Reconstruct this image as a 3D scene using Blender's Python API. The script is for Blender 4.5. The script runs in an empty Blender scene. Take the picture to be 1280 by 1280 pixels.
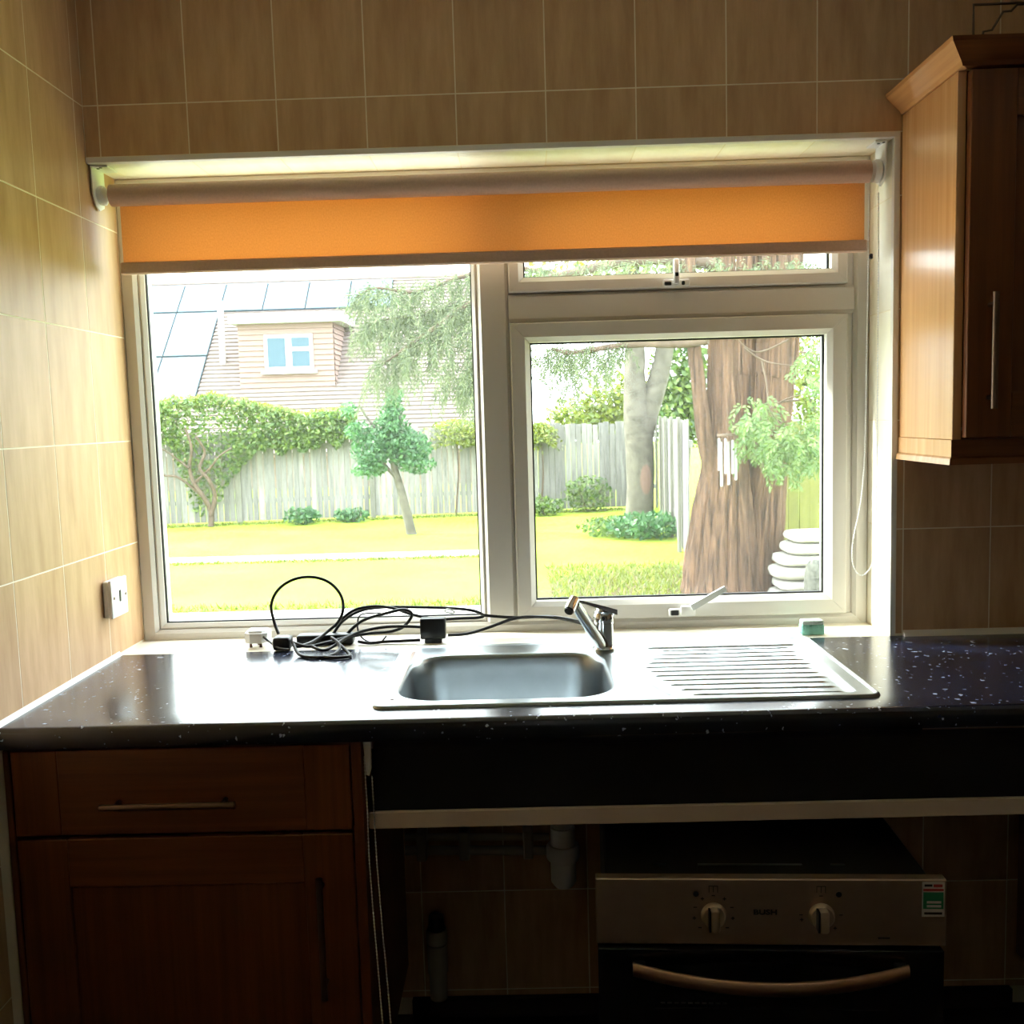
import bpy, bmesh, math, random
import numpy as np
from mathutils import Vector, Matrix, noise

random.seed(7)
SC = bpy.context.scene
COL = SC.collection
Z0 = 0.91                                   # worktop height above the floor; builders below measure z from the worktop

# ------------------------------------------------------------------ camera, world, sun, exposure
FPX = 1216.13
CAM = np.array((0.9662, -2.2387, 0.533))
_yaw, _pitch, _roll = -0.0144, -0.0976, -0.0284
_f = np.array((math.sin(_yaw)*math.cos(_pitch), math.cos(_yaw)*math.cos(_pitch), math.sin(_pitch)))
_r0 = np.array((math.cos(_yaw), -math.sin(_yaw), 0.0))
_u0 = np.cross(_r0, _f)
_r = _r0*math.cos(_roll) + _u0*math.sin(_roll)
_u = _u0*math.cos(_roll) - _r0*math.sin(_roll)
cam = bpy.data.objects.new('camera', bpy.data.cameras.new('camera'))
COL.objects.link(cam)
cam.matrix_world = Matrix(((_r[0], _u[0], -_f[0], CAM[0]), (_r[1], _u[1], -_f[1], CAM[1]),
                           (_r[2], _u[2], -_f[2], CAM[2]+Z0), (0, 0, 0, 1)))
cam.data.sensor_width = 36
cam.data.lens = 36*FPX/1280
cam.data.clip_start = 0.05
cam.data.clip_end = 300
SC.camera = cam

world = bpy.data.worlds.new('overcast_sky'); SC.world = world
world.use_nodes = True
bg = world.node_tree.nodes['Background']
bg.inputs['Color'].default_value = (0.93, 0.97, 1.0, 1)
bg.inputs['Strength'].default_value = 7.4

sun = bpy.data.objects.new('sun', bpy.data.lights.new('sun', 'SUN'))
COL.objects.link(sun)
sun.data.energy = 9.0
sun.data.color = (1.0, 0.95, 0.84)
sun.data.angle = math.radians(3)
_az, _el = math.radians(14), math.radians(30)                       # low sun from the left, just outside the window wall
sun.rotation_euler = Vector((-math.cos(_el)*math.cos(_az), math.cos(_el)*math.sin(_az), math.sin(_el))).to_track_quat('Z', 'Y').to_euler()

SC.view_settings.view_transform = 'Standard'
SC.view_settings.look = 'None'
SC.view_settings.gamma = 1
SC.view_settings.use_curve_mapping = False
SC.view_settings.exposure = 0.55
try:
    SC.cycles.max_bounces = 14; SC.cycles.diffuse_bounces = 8; SC.cycles.transparent_max_bounces = 24
except Exception: pass

# ------------------------------------------------------------------ helpers
def at(px, py, Y):
    d = _f + _r*(px-640)/FPX - _u*(py-640)/FPX
    return CAM + d*((Y-CAM[1])/d[1])
def on_plane(px, py, n, c):
    d = _f + _r*(px-640)/FPX - _u*(py-640)/FPX
    n = np.array(n, float)
    return CAM + d*((c-CAM@n)/(d@n))

class MB:
    def __init__(s): s.v = []; s.f = []
    def add(s, vs, fs):
        b = len(s.v); s.v += [tuple(map(float, p)) for p in vs]; s.f += [tuple(i+b for i in q) for q in fs]; return s
    def box(s, x0, x1, y0, y1, z0, z1):
        return s.add([(x0,y0,z0),(x1,y0,z0),(x1,y1,z0),(x0,y1,z0),(x0,y0,z1),(x1,y0,z1),(x1,y1,z1),(x0,y1,z1)],
                     [(3,2,1,0),(4,5,6,7),(0,1,5,4),(1,2,6,5),(2,3,7,6),(3,0,4,7)])
    def cbox(s, x0, x1, y0, y1, z0, z1, c=0.003, seg=1):
        bm = bmesh.new(); bmesh.ops.create_cube(bm, size=1)
        for v in bm.verts:
            v.co = ((x0+x1)/2+v.co.x*(x1-x0), (y0+y1)/2+v.co.y*(y1-y0), (z0+z1)/2+v.co.z*(z1-z0))
        bmesh.ops.bevel(bm, geom=bm.edges[:], offset=c, segments=seg, affect='EDGES', profile=0.5)
        bm.verts.index_update()
        s.add([v.co[:] for v in bm.verts], [[v.index for v in f.verts] for f in bm.faces]); bm.free(); return s
    def prism(s, poly, axis, a0, a1):
        n = len(poly)
        def P(p, a):
            return {'x': (a, p[0], p[1]), 'y': (p[0], a, p[1]), 'z': (p[0], p[1], a)}[axis]
        vs = [P(p, a0) for p in poly]+[P(p, a1) for p in poly]
        fs = [(i, (i+1) % n, n+(i+1) % n, n+i) for i in range(n)]+[tuple(range(n))[::-1], tuple(range(n, 2*n))]
        return s.add(vs, fs)
    def tube(s, pts, r, seg=8, closed=False, caps=True, shape=None):
        pts = [Vector(p) for p in pts]; n = len(pts)
        rs = [r]*n if not hasattr(r, '__len__') else list(r)
        T = []
        for i in range(n):
            a = pts[(i-1) % n] if (closed or i > 0) else pts[i]
            b = pts[(i+1) % n] if (closed or i < n-1) else pts[i]
            T.append((b-a).normalized())
        up = Vector((0,0,1)) if abs(T[0].z) < .9 else Vector((1,0,0))
        N = (up-T[0]*up.dot(T[0])).normalized(); b0 = len(s.v)
        for i in range(n):
            N = (N-T[i]*N.dot(T[i])); N = N.normalized() if N.length > 1e-6 else T[i].orthogonal().normalized()
            B = T[i].cross(N)
            for k in range(seg):
                a = 2*math.pi*k/seg; rr = rs[i]*(shape(i, a, pts[i]) if shape else 1)
                s.v.append(tuple(pts[i]+N*(math.cos(a)*rr)+B*(math.sin(a)*rr)))
        for i in range(n if closed else n-1):
            j = (i+1) % n
            for k in range(seg):
                l = (k+1) % seg
                s.f.append((b0+i*seg+k, b0+i*seg+l, b0+j*seg+l, b0+j*seg+k))
        if caps and not closed:
            s.f.append(tuple(b0+k for k in range(seg))[::-1]); s.f.append(tuple(b0+(n-1)*seg+k for k in range(seg)))
        return s
    def lathe(s, prof, c, axis='z', seg=20):
        b0 = len(s.v)
        for r, h in prof:
            for k in range(seg):
                a = 2*math.pi*k/seg; p, q = r*math.cos(a), r*math.sin(a)
                s.v.append({'z': (c[0]+p, c[1]+q, c[2]+h), 'y': (c[0]+p, c[1]+h, c[2]+q), 'x': (c[0]+h, c[1]+p, c[2]+q)}[axis])
        for i in range(len(prof)-1):
            for k in range(seg):
                l = (k+1) % seg
                s.f.append((b0+i*seg+k, b0+i*seg+l, b0+(i+1)*seg+l, b0+(i+1)*seg+k))
        s.f.append(tuple(b0+k for k in range(seg))[::-1]); s.f.append(tuple(b0+(len(prof)-1)*seg+k for k in range(seg)))
        return s
    def build(s, name, mat, parent=None, smooth=None, fix=True):
        me = bpy.data.meshes.new(name)
        V = np.array(s.v) if s.v else np.zeros((0, 3))
        if parent is None:
            o0 = np.array(((V[:,0].min()+V[:,0].max())/2, (V[:,1].min()+V[:,1].max())/2, V[:,2].min())) if len(V) else np.zeros(3)
        else: o0 = ORG[parent.name]
        me.from_pydata([tuple(p) for p in V-o0], [], s.f)
        if fix:
            bm = bmesh.new(); bm.from_mesh(me); bmesh.ops.recalc_face_normals(bm, faces=bm.faces[:]); bm.to_mesh(me); bm.free()
        if smooth is not None:
            me.polygons.foreach_set('use_smooth', [True]*len(me.polygons))
            me.set_sharp_from_angle(angle=math.radians(smooth))
        me.materials.append(mat)
        o = bpy.data.objects.new(name, me); COL.objects.link(o)
        if parent is None: o.location = (o0[0], o0[1], o0[2]+Z0)
        else: o.parent = parent
        ORG[o.name] = o0 if parent is None else ORG[parent.name]
        return o
ORG = {}

def tag(o, label, cat, group=None, kind=None):
    if label: o['label'] = label
    if cat: o['category'] = cat
    if group: o['group'] = group
    if kind: o['kind'] = kind
    return o
def thing(name, loc, label, cat, group=None, kind=None):
    o = bpy.data.objects.new(name, None); COL.objects.link(o); o.empty_display_size = .05
    o.location = (loc[0], loc[1], loc[2]+Z0); ORG[o.name] = np.array(loc, float)
    return tag(o, label, cat, group, kind)
def struct(o): o['kind'] = 'structure'; return o
def smooth_path(pts, n=6, closed=False):
    P = [Vector(p) for p in pts]; out = []; m = len(P)
    rng = range(m) if closed else range(m-1)
    for i in rng:
        if closed: p0, p1, p2, p3 = P[(i-1) % m], P[i], P[(i+1) % m], P[(i+2) % m]
        else: p0, p1, p2, p3 = P[max(i-1, 0)], P[i], P[i+1], P[min(i+2, m-1)]
        for k in range(n):
            t = k/n
            out.append(.5*((2*p1)+(p2-p0)*t+(2*p0-5*p1+4*p2-p3)*t*t+(3*p1-p0-3*p2+p3)*t**3))
    if not closed: out.append(P[-1])
    return out

# ------------------------------------------------------------------ materials
def new_mat(name):
    m = bpy.data.materials.new(name); m.use_nodes = True
    nt = m.node_tree; return m, nt, nt.nodes['Principled BSDF']
def N(nt, t, **kw):
    n = nt.nodes.new(t)
    for k, v in kw.items(): setattr(n, k, v)
    return n
def plain(name, c, rough=.5, metal=0, ior=1.45, var=0.0, scale=8, bump=0, bscale=60, coat=0):
    m, nt, b = new_mat(name)
    b.inputs['Base Color'].default_value = (*c, 1); b.inputs['Roughness'].default_value = rough
    b.inputs['Metallic'].default_value = metal; b.inputs['IOR'].default_value = ior
    if coat: b.inputs['Coat Weight'].default_value = coat; b.inputs['Coat Roughness'].default_value = .08
    tc = N(nt, 'ShaderNodeTexCoord')
    if var:
        no = N(nt, 'ShaderNodeTexNoise'); no.inputs['Scale'].default_value = scale; no.inputs['Detail'].default_value = 5
        nt.links.new(tc.outputs['Object'], no.inputs['Vector'])
        rp = N(nt, 'ShaderNodeValToRGB'); rp.color_ramp.elements[0].position = .3; rp.color_ramp.elements[1].position = .7
        rp.color_ramp.elements[0].color = (*[x*(1-var) for x in c], 1); rp.color_ramp.elements[1].color = (*[min(1, x*(1+var)) for x in c], 1)
        nt.links.new(no.outputs['Fac'], rp.inputs['Fac']); nt.links.new(rp.outputs['Color'], b.inputs['Base Color'])
    if bump:
        n2 = N(nt, 'ShaderNodeTexNoise'); n2.inputs['Scale'].default_value = bscale; n2.inputs['Detail'].default_value = 6
        nt.links.new(tc.outputs['Object'], n2.inputs['Vector'])
        bp = N(nt, 'ShaderNodeBump'); bp.inputs['Strength'].default_value = bump; bp.inputs['Distance'].default_value = .01
        nt.links.new(n2.outputs['Fac'], bp.inputs['Height']); nt.links.new(bp.outputs['Normal'], b.inputs['Normal'])
    return m
def streaks(name, c0, c1, stretch, rough=.4, ior=1.45, rand=.1, obj_rand=True, pos=(.3, .7), detail=6):
    """colour streaked along one axis; each object gets its own offset and a slightly different tone"""
    m, nt, b = new_mat(name)
    tc = N(nt, 'ShaderNodeTexCoord'); oi = N(nt, 'ShaderNodeObjectInfo')
    mp = N(nt, 'ShaderNodeMapping'); mp.inputs['Scale'].default_value = stretch
    mul = N(nt, 'ShaderNodeMath', operation='MULTIPLY'); mul.inputs[1].default_value = 57 if obj_rand else 0
    nt.links.new(oi.outputs['Random'], mul.inputs[0])
    add = N(nt, 'ShaderNodeVectorMath', operation='ADD')
    nt.links.new(tc.outputs['Object'], mp.inputs['Vector']); nt.links.new(mp.outputs['Vector'], add.inputs[0]); nt.links.new(mul.outputs[0], add.inputs[1])
    no = N(nt, 'ShaderNodeTexNoise'); no.inputs['Scale'].default_value = 1; no.inputs['Detail'].default_value = detail; no.inputs['Roughness'].default_value = .62
    nt.links.new(add.outputs['Vector'], no.inputs['Vector'])
    rp = N(nt, 'ShaderNodeValToRGB'); rp.color_ramp.elements[0].position, rp.color_ramp.elements[1].position = pos
    rp.color_ramp.elements[0].color = (*c0, 1); rp.color_ramp.elements[1].color = (*c1, 1)
    nt.links.new(no.outputs['Fac'], rp.inputs['Fac'])
    hs = N(nt, 'ShaderNodeHueSaturation')
    mr = N(nt, 'ShaderNodeMapRange'); mr.inputs['To Min'].default_value = 1-rand; mr.inputs['To Max'].default_value = 1+rand
    nt.links.new(oi.outputs['Random'], mr.inputs['Value']); nt.links.new(mr.outputs['Result'], hs.inputs['Value'])
    nt.links.new(rp.outputs['Color'], hs.inputs['Color']); nt.links.new(hs.outputs['Color'], b.inputs['Base Color'])
    b.inputs['Roughness'].default_value = rough; b.inputs['IOR'].default_value = ior
    return m
def leaf_mat(name, c0, c1, scale=3.0, trans=.45):
    m, nt, b = new_mat(name); nt.nodes.remove(b); out = nt.nodes['Material Output']
    g = N(nt, 'ShaderNodeNewGeometry')
    no = N(nt, 'ShaderNodeTexWhiteNoise'); no.noise_dimensions = '1D'
    nt.links.new(g.outputs['Random Per Island'], no.inputs['W'])
    rp = N(nt, 'ShaderNodeValToRGB'); rp.color_ramp.elements[0].color = (*c0, 1); rp.color_ramp.elements[1].color = (*c1, 1)
    nt.links.new(no.outputs['Value'], rp.inputs['Fac'])
    d = N(nt, 'ShaderNodeBsdfDiffuse'); t = N(nt, 'ShaderNodeBsdfTranslucent'); mx = N(nt, 'ShaderNodeMixShader'); mx.inputs[0].default_value = trans
    gl = N(nt, 'ShaderNodeBsdfGlossy'); gl.inputs['Roughness'].default_value = .5; mg = N(nt, 'ShaderNodeMixShader'); mg.inputs[0].default_value = .05
    nt.links.new(rp.outputs['Color'], d.inputs['Color']); nt.links.new(rp.outputs['Color'], t.inputs['Color'])
    nt.links.new(d.outputs[0], mx.inputs[1]); nt.links.new(t.outputs[0], mx.inputs[2])
    nt.links.new(mx.outputs[0], mg.inputs[1]); nt.links.new(gl.outputs[0], mg.inputs[2]); nt.links.new(mg.outputs[0], out.inputs['Surface'])
    return m

M = {}
M['tile'] = streaks('beige_travertine_tile', (.46,.265,.130), (.68,.450,.255), (28, 28, 4), rough=.42, rand=.05, pos=(.25,.75))
M['grout'] = plain('pale_grout', (.86,.78,.62), .8)
M['tilecream'] = streaks('cream_reveal_tile', (.86,.80,.66), (.93,.90,.80), (18, 18, 4), rough=.35, rand=.03)
M['paint'] = plain('brown_wall_paint', (.22,.155,.10), .8, var=.03)
M['painty'] = plain('magnolia_wall_paint', (.48,.37,.26), .8, var=.03)
M['sill'] = plain('cream_sill_tile', (.88,.83,.72), .35, var=.05, scale=14)
M['trimw'] = plain('white_plastic_trim', (.80,.77,.74), .4)
M['upvc'] = plain('white_upvc', (.70,.67,.63), .3)
M['gasket'] = plain('black_rubber_gasket', (.015,.016,.018), .6)
M['silicone'] = plain('white_silicone', (.80,.80,.78), .4)
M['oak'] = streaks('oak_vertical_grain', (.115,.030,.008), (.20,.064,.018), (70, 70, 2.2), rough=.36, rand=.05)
M['litside'] = streaks('oak_lit_side', (.60,.29,.11), (.76,.42,.19), (60, 60, 1.6), rough=.26, ior=2.0, rand=.02)  # oak made paler to paint in window light on the cabinet's left side
M['oakx'] = streaks('oak_horizontal_grain', (.115,.030,.008), (.20,.064,.018), (2.2, 70, 70), rough=.36, rand=.05)
M['steel'] = plain('brushed_steel', (.42,.455,.475), .30, 1, var=.06, scale=20)
M['satin'] = plain('satin_nickel', (.20,.135,.105), .42, 1)
M['chrome'] = plain('chrome', (.78,.80,.82), .07, 1)
M['black'] = plain('black_plastic', (.012,.013,.016), .35)
M['blackcord'] = plain('black_cable', (.012,.012,.014), .38)
M['whitep'] = plain('white_plastic', (.80,.80,.80), .35)
M['greyp'] = plain('grey_plastic_pipe', (.42,.38,.33), .45)
M['darkmatt'] = plain('dark_matt', (.02,.015,.012), .9)
M['floor'] = plain('dark_vinyl_floor', (.022,.017,.013), .5, var=.3, scale=6)
M['ceil'] = plain('ceiling_paint', (.90,.87,.82), .9)
M['barw'] = plain('warm_white_bar', (.76,.60,.49), .5)
M['bandark'] = plain('blackout_fabric', (.006,.007,.012), .75)
M['ovenglass'] = plain('black_oven_glass', (.006,.006,.007), .08)
M['ovenbody'] = plain('black_oven_sheet', (.012,.011,.010), .45)
M['ovensteel'] = plain('oven_panel_steel', (.50,.36,.27), .35, .85, var=.05, scale=30)
M['knob'] = plain('silver_knob', (.58,.45,.34), .35, .5)
M['print'] = plain('dark_print', (.03,.025,.02), .6)
M['stickw'] = plain('sticker_white', (.75,.72,.70), .5)
M['stickr'] = plain('sticker_red', (.50,.05,.05), .5)
M['stickg'] = plain('sticker_green', (.02,.25,.12), .5)
M['mint'] = plain('mint_sponge', (.42,.93,.80), .9, var=.1, scale=60, bump=.6, bscale=300)
M['mintpale'] = plain('pale_mint_sponge', (.78,.92,.86), .9, var=.1, scale=60, bump=.6, bscale=300)
M['wire'] = plain('dark_wire', (.10,.07,.05), .3, .8)
M['clearp'] = plain('milky_plastic_lever', (.62,.64,.62), .25)

def mk_blind():
    m, nt, b = new_mat('orange_blind_fabric'); nt.nodes.remove(b); out = nt.nodes['Material Output']
    tc = N(nt, 'ShaderNodeTexCoord'); mp = N(nt, 'ShaderNodeMapping'); mp.inputs['Scale'].default_value = (1400, 1, 900)
    no = N(nt, 'ShaderNodeTexNoise'); no.inputs['Scale'].default_value = .25; no.inputs['Detail'].default_value = 2
    nt.links.new(tc.outputs['Object'], mp.inputs['Vector']); nt.links.new(mp.outputs['Vector'], no.inputs['Vector'])
    def ramp(a, c):
        rp = N(nt, 'ShaderNodeValToRGB'); rp.color_ramp.elements[0].position = .25; rp.color_ramp.elements[1].position = .75
        rp.color_ramp.elements[0].color = (*a, 1); rp.color_ramp.elements[1].color = (*c, 1); nt.links.new(no.outputs['Fac'], rp.inputs['Fac']); return rp
    d = N(nt, 'ShaderNodeBsdfDiffuse'); t = N(nt, 'ShaderNodeBsdfTranslucent'); a = N(nt, 'ShaderNodeAddShader')
    nt.links.new(ramp((.34,.21,.12), (.42,.27,.16)).outputs[0], d.inputs['Color'])
    nt.links.new(ramp((.190,.057,.0088), (.215,.067,.0120)).outputs[0], t.inputs['Color'])
    nt.links.new(d.outputs[0], a.inputs[0]); nt.links.new(t.outputs[0], a.inputs[1]); nt.links.new(a.outputs[0], out.inputs['Surface'])
    return m
M['blind'] = mk_blind()
M['blindroll'] = plain('taupe_blind_roll', (.62,.43,.35), .85, var=.06, scale=200)

def mk_worktop():
    m, nt, b = new_mat('black_speckled_laminate')
    tc = N(nt, 'ShaderNodeTexCoord')
    vo = N(nt, 'ShaderNodeTexVoronoi'); vo.inputs['Scale'].default_value = 85
    nz = N(nt, 'ShaderNodeTexNoise'); nz.inputs['Scale'].default_value = 60; nz.inputs['Detail'].default_value = 3
    mixv = N(nt, 'ShaderNodeMix'); mixv.data_type = 'VECTOR'; mixv.inputs['Factor'].default_value = .03
    nt.links.new(tc.outputs['Object'], nz.inputs['Vector']); nt.links.new(tc.outputs['Object'], mixv.inputs[4]); nt.links.new(nz.outputs['Color'], mixv.inputs[5])
    nt.links.new(mixv.outputs[1], vo.inputs['Vector'])
    # only a few cells carry a fleck, each of its own size
    sep = N(nt, 'ShaderNodeSeparateColor'); nt.links.new(vo.outputs['Color'], sep.inputs[0])
    rare = N(nt, 'ShaderNodeMath', operation='GREATER_THAN'); rare.inputs[1].default_value = .55; nt.links.new(sep.outputs[0], rare.inputs[0])
    sz = N(nt, 'ShaderNodeMath', operation='MULTIPLY'); sz.inputs[1].default_value = .30; nt.links.new(sep.outputs[1], sz.inputs[0])
    lt = N(nt, 'ShaderNodeMath', operation='LESS_THAN'); nt.links.new(vo.outputs['Distance'], lt.inputs[0]); nt.links.new(sz.outputs[0], lt.inputs[1])
    k = N(nt, 'ShaderNodeMath', operation='MULTIPLY'); nt.links.new(rare.outputs[0], k.inputs[0]); nt.links.new(lt.outputs[0], k.inputs[1])
    n3 = N(nt, 'ShaderNodeTexNoise'); n3.inputs['Scale'].default_value = 14; n3.inputs['Detail'].default_value = 8
    nt.links.new(tc.outputs['Object'], n3.inputs['Vector'])
    rp = N(nt, 'ShaderNodeValToRGB'); rp.color_ramp.elements[0].position = .35; rp.color_ramp.elements[1].position = .7
    rp.color_ramp.elements[0].color = (.007,.008,.017, 1); rp.color_ramp.elements[1].color = (.022,.027,.060, 1)
    nt.links.new(n3.outputs['Fac'], rp.inputs['Fac'])
    mx = N(nt, 'ShaderNodeMix'); mx.data_type = 'RGBA'
    nt.links.new(k.outputs[0], mx.inputs['Factor']); nt.links.new(rp.outputs['Color'], mx.inputs[6]); mx.inputs[7].default_value = (.50,.55,.66, 1)
    nt.links.new(mx.outputs[2], b.inputs['Base Color'])
    b.inputs['Roughness'].default_value = .2; b.inputs['IOR'].default_value = 1.9
    return m
M['worktop'] = mk_worktop()

def mk_glass():
    m, nt, b = new_mat('window_glass'); nt.nodes.remove(b); out = nt.nodes['Material Output']
    t = N(nt, 'ShaderNodeBsdfTransparent'); t.inputs['Color'].default_value = (.93,.97,.96, 1)
    g = N(nt, 'ShaderNodeBsdfGlossy'); g.inputs['Roughness'].default_value = .02
    fr = N(nt, 'ShaderNodeFresnel'); fr.inputs['IOR'].default_value = 1.3
    ge = N(nt, 'ShaderNodeNewGeometry'); ou = N(nt, 'ShaderNodeMath', operation='SUBTRACT'); ou.inputs[0].default_value = 1
    nt.links.new(ge.outputs['Backfacing'], ou.inputs[1])             # reflect once, on the face light enters by
    fo = N(nt, 'ShaderNodeMath', operation='MULTIPLY'); nt.links.new(fr.outputs[0], fo.inputs[0]); nt.links.new(ou.outputs[0], fo.inputs[1])
    mx = N(nt, 'ShaderNodeMixShader'); nt.links.new(fo.outputs[0], mx.inputs[0]); nt.links.new(t.outputs[0], mx.inputs[1]); nt.links.new(g.outputs[0], mx.inputs[2])
    # lens haze put into the pane as a faint translucent mix
    tr = N(nt, 'ShaderNodeBsdfTranslucent'); tr.inputs['Color'].default_value = (.95,.97,1, 1)
    m2 = N(nt, 'ShaderNodeMixShader'); m2.inputs[0].default_value = .008
    nt.links.new(mx.outputs[0], m2.inputs[1]); nt.links.new(tr.outputs[0], m2.inputs[2]); nt.links.new(m2.outputs[0], out.inputs['Surface'])
    return m
M['glass'] = mk_glass()

def mk_lawn():
    m, nt, b = new_mat('mown_lawn')
    tc = N(nt, 'ShaderNodeTexCoord')
    a = N(nt, 'ShaderNodeTexNoise'); a.inputs['Scale'].default_value = .9; a.inputs['Detail'].default_value = 9; a.inputs['Roughness'].default_value = .7
    nt.links.new(tc.outputs['Object'], a.inputs['Vector'])
    rp = N(nt, 'ShaderNodeValToRGB'); rp.color_ramp.elements[0].position = .32; rp.color_ramp.elements[1].position = .68
    rp.color_ramp.elements[0].color = (.190,.268,.022, 1); rp.color_ramp.elements[1].color = (.275,.362,.045, 1)
    nt.links.new(a.outputs['Fac'], rp.inputs['Fac'])
    # bare leaf litter round the big trunk
    sep = N(nt, 'ShaderNodeVectorMath', operation='DISTANCE'); sep.inputs[1].default_value = (2.75, -22.95, .3)
    nt.links.new(tc.outputs['Object'], sep.inputs[0])
    n2 = N(nt, 'ShaderNodeTexNoise'); n2.inputs['Scale'].default_value = 6; n2.inputs['Detail'].default_value = 8
    nt.links.new(tc.outputs['Object'], n2.inputs['Vector'])
    mr = N(nt, 'ShaderNodeMapRange'); mr.inputs['From Min'].default_value = .6; mr.inputs['From Max'].default_value = 2.6; mr.inputs['To Min'].default_value = 1.1; mr.inputs['To Max'].default_value = -.3
    nt.links.new(sep.outputs['Value'], mr.inputs['Value'])
    ad = N(nt, 'ShaderNodeMath', operation='ADD'); nt.links.new(mr.outputs[0], ad.inputs[0]); nt.links.new(n2.outputs['Fac'], ad.inputs[1])
    cl = N(nt, 'ShaderNodeMapRange'); cl.inputs['From Min'].default_value = .55; cl.inputs['From Max'].default_value = .95
    nt.links.new(ad.outputs[0], cl.inputs['Value'])
    mx = N(nt, 'ShaderNodeMix'); mx.data_type = 'RGBA'; mx.inputs[7].default_value = (0.096,0.0736,0.0384, 1)
    nt.links.new(cl.outputs[0], mx.inputs['Factor']); nt.links.new(rp.outputs['Color'], mx.inputs[6]); nt.links.new(mx.outputs[2], b.inputs['Base Color'])
    b.inputs['Roughness'].default_value = 1; b.inputs['Specular IOR Level'].default_value = .1
    return m
M['lawn'] = mk_lawn()
M['paving'] = plain('pale_concrete_paving', (.55,.53,.47), .9, var=.12, scale=3)
M['fence'] = streaks('weathered_grey_board', (0.12,0.115,0.109), (0.264,0.253,0.24), (30, 30, 2), rough=.9, rand=.22)
M['fencep'] = streaks('pale_concrete_post', (0.112,0.109,0.088), (0.184,0.176,0.152), (9, 9, 3), rough=.9, rand=.08)
M['fenceg'] = streaks('mossy_board', (0.096,0.0992,0.0224), (0.184,0.179,0.048), (30, 30, 2), rough=.9, rand=.12)
M['bark'] = streaks('redwood_bark', (.012,.006,.004), (.175,.098,.058), (34, 34, 1.5), rough=.95, rand=.03, obj_rand=False, pos=(.30,.64), detail=10)
_nt = M['bark'].node_tree; _b = _nt.nodes['Principled BSDF']; _no = [n for n in _nt.nodes if n.bl_idname == 'ShaderNodeTexNoise'][0]
_bp = _nt.nodes.new('ShaderNodeBump'); _bp.inputs['Strength'].default_value = .9; _bp.inputs['Distance'].default_value = .05
_nt.links.new(_no.outputs['Fac'], _bp.inputs['Height']); _nt.links.new(_bp.outputs['Normal'], _b.inputs['Normal'])
M['bark2'] = streaks('pale_bark', (0.048,0.0416,0.032), (0.141,0.125,0.102), (7, 7, 10), rough=.95, rand=.03, obj_rand=False)
M['twig'] = plain('twig', (0.088,0.0608,0.0416), .9, var=.3)
M['ivy'] = leaf_mat('ivy_leaves', (0.0288,0.0928,0.0112), (0.168,0.248,0.032))
M['ivyy'] = leaf_mat('yellow_leaves', (0.072,0.12,0.0096), (0.24,0.272,0.0288))
M['shrub'] = leaf_mat('shrub_leaves', (.012,.085,.022), (.085,.215,.065))
M['conifer'] = leaf_mat('conifer_needles', (0.0416,0.0752,0.0272), (0.176,0.208,0.096))
M['cedar'] = leaf_mat('cedar_sprays', (0.056,0.128,0.0224), (0.168,0.248,0.064))
M['pink'] = plain('pink_scar', (.175,.105,.085), .8)
M['rooftile'] = streaks('clay_roof_tile', (.130,.096,.088), (.225,.185,.172), (5, 1, 40), rough=.85, rand=.04, obj_rand=False)
M['hungtile'] = streaks('clay_hung_tile', (.185,.118,.103), (.275,.190,.168), (6, 1, 40), rough=.85, rand=.04, obj_rand=False)
M['brick'] = plain('house_brick', (0.264,0.168,0.123), .9, var=.2)
M['pv'] = plain('blue_solar_glass', (0.106,0.15,0.186), .4, var=.06, scale=1.5, ior=1.3)
M['hwhite'] = plain('white_house_paint', (0.384,0.384,0.384), .6)
M['hglass'] = plain('house_window_pane', (0.0288,0.072,0.104), .12)
M['sack'] = plain('white_woven_sack', (0.384,0.368,0.328), .9, var=.12, scale=9, bump=.6, bscale=40)
M['sackg'] = plain('grey_net_sack', (0.08,0.08,0.0672), .9, var=.6, scale=40)
M['alu'] = plain('aluminium_tube', (0.32,0.32,0.32), .4, .5)

# ------------------------------------------------------------------ room shell
XR, YB, ZF, ZT = 3.2, -3.5, -0.91, 1.52       # right wall, rear wall, floor, ceiling
W, HH, YW = 1.806, 1.126, 0.15                # window opening, head, window plane
YO = 0.30
struct(MB().box(-.15, XR+.15, YB-.15, 0.3, ZF-.12, ZF).build('floor', M['floor']))
struct(MB().box(-.15, XR+.15, YB-.15, YO, ZT, ZT+.15).build('ceiling', M['ceil']))
g = .0004
wl = struct(MB().box(-.15, -g, YB-.15, YO, ZF, ZT).build('wall_left', M['grout']))
wf = MB()
wf.box(-g, XR, g, YO, HH+g, ZT); wf.box(W+g, XR, g, YO, ZF, HH+g); wf.box(-g, W+g, g, YO, ZF, -.02)
wf = struct(wf.build('wall_front', M['grout']))
struct(MB().box(XR, XR+.15, YB-.15, YO, ZF, ZT).build('wall_right', M['painty']))
# rear wall has a doorway towards the hall
wr = MB(); wr.box(0, 1.0, YB-.12, YB, ZF, ZT); wr.box(1.9, XR, YB-.12, YB, ZF, ZT); wr.box(1.0, 1.9, YB-.12, YB, ZF+2.05, ZT)
struct(wr.build('wall_rear', M['paint']))
dr = thing('door_1', (1.45, YB, ZF), None, None, kind='structure')
MB().cbox(1.005, 1.895, YB-.08, YB-.04, ZF+.005, ZF+2.045, .004).build('door_leaf', M['hwhite'], dr)
MB().lathe([(.012,0),(.012,-.03),(.026,-.04),(.028,-.06),(.012,-.07)][::-1], (1.07, YB-.02+.05, ZF+1.0), 'y').build('door_handle', M['satin'], dr)

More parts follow.
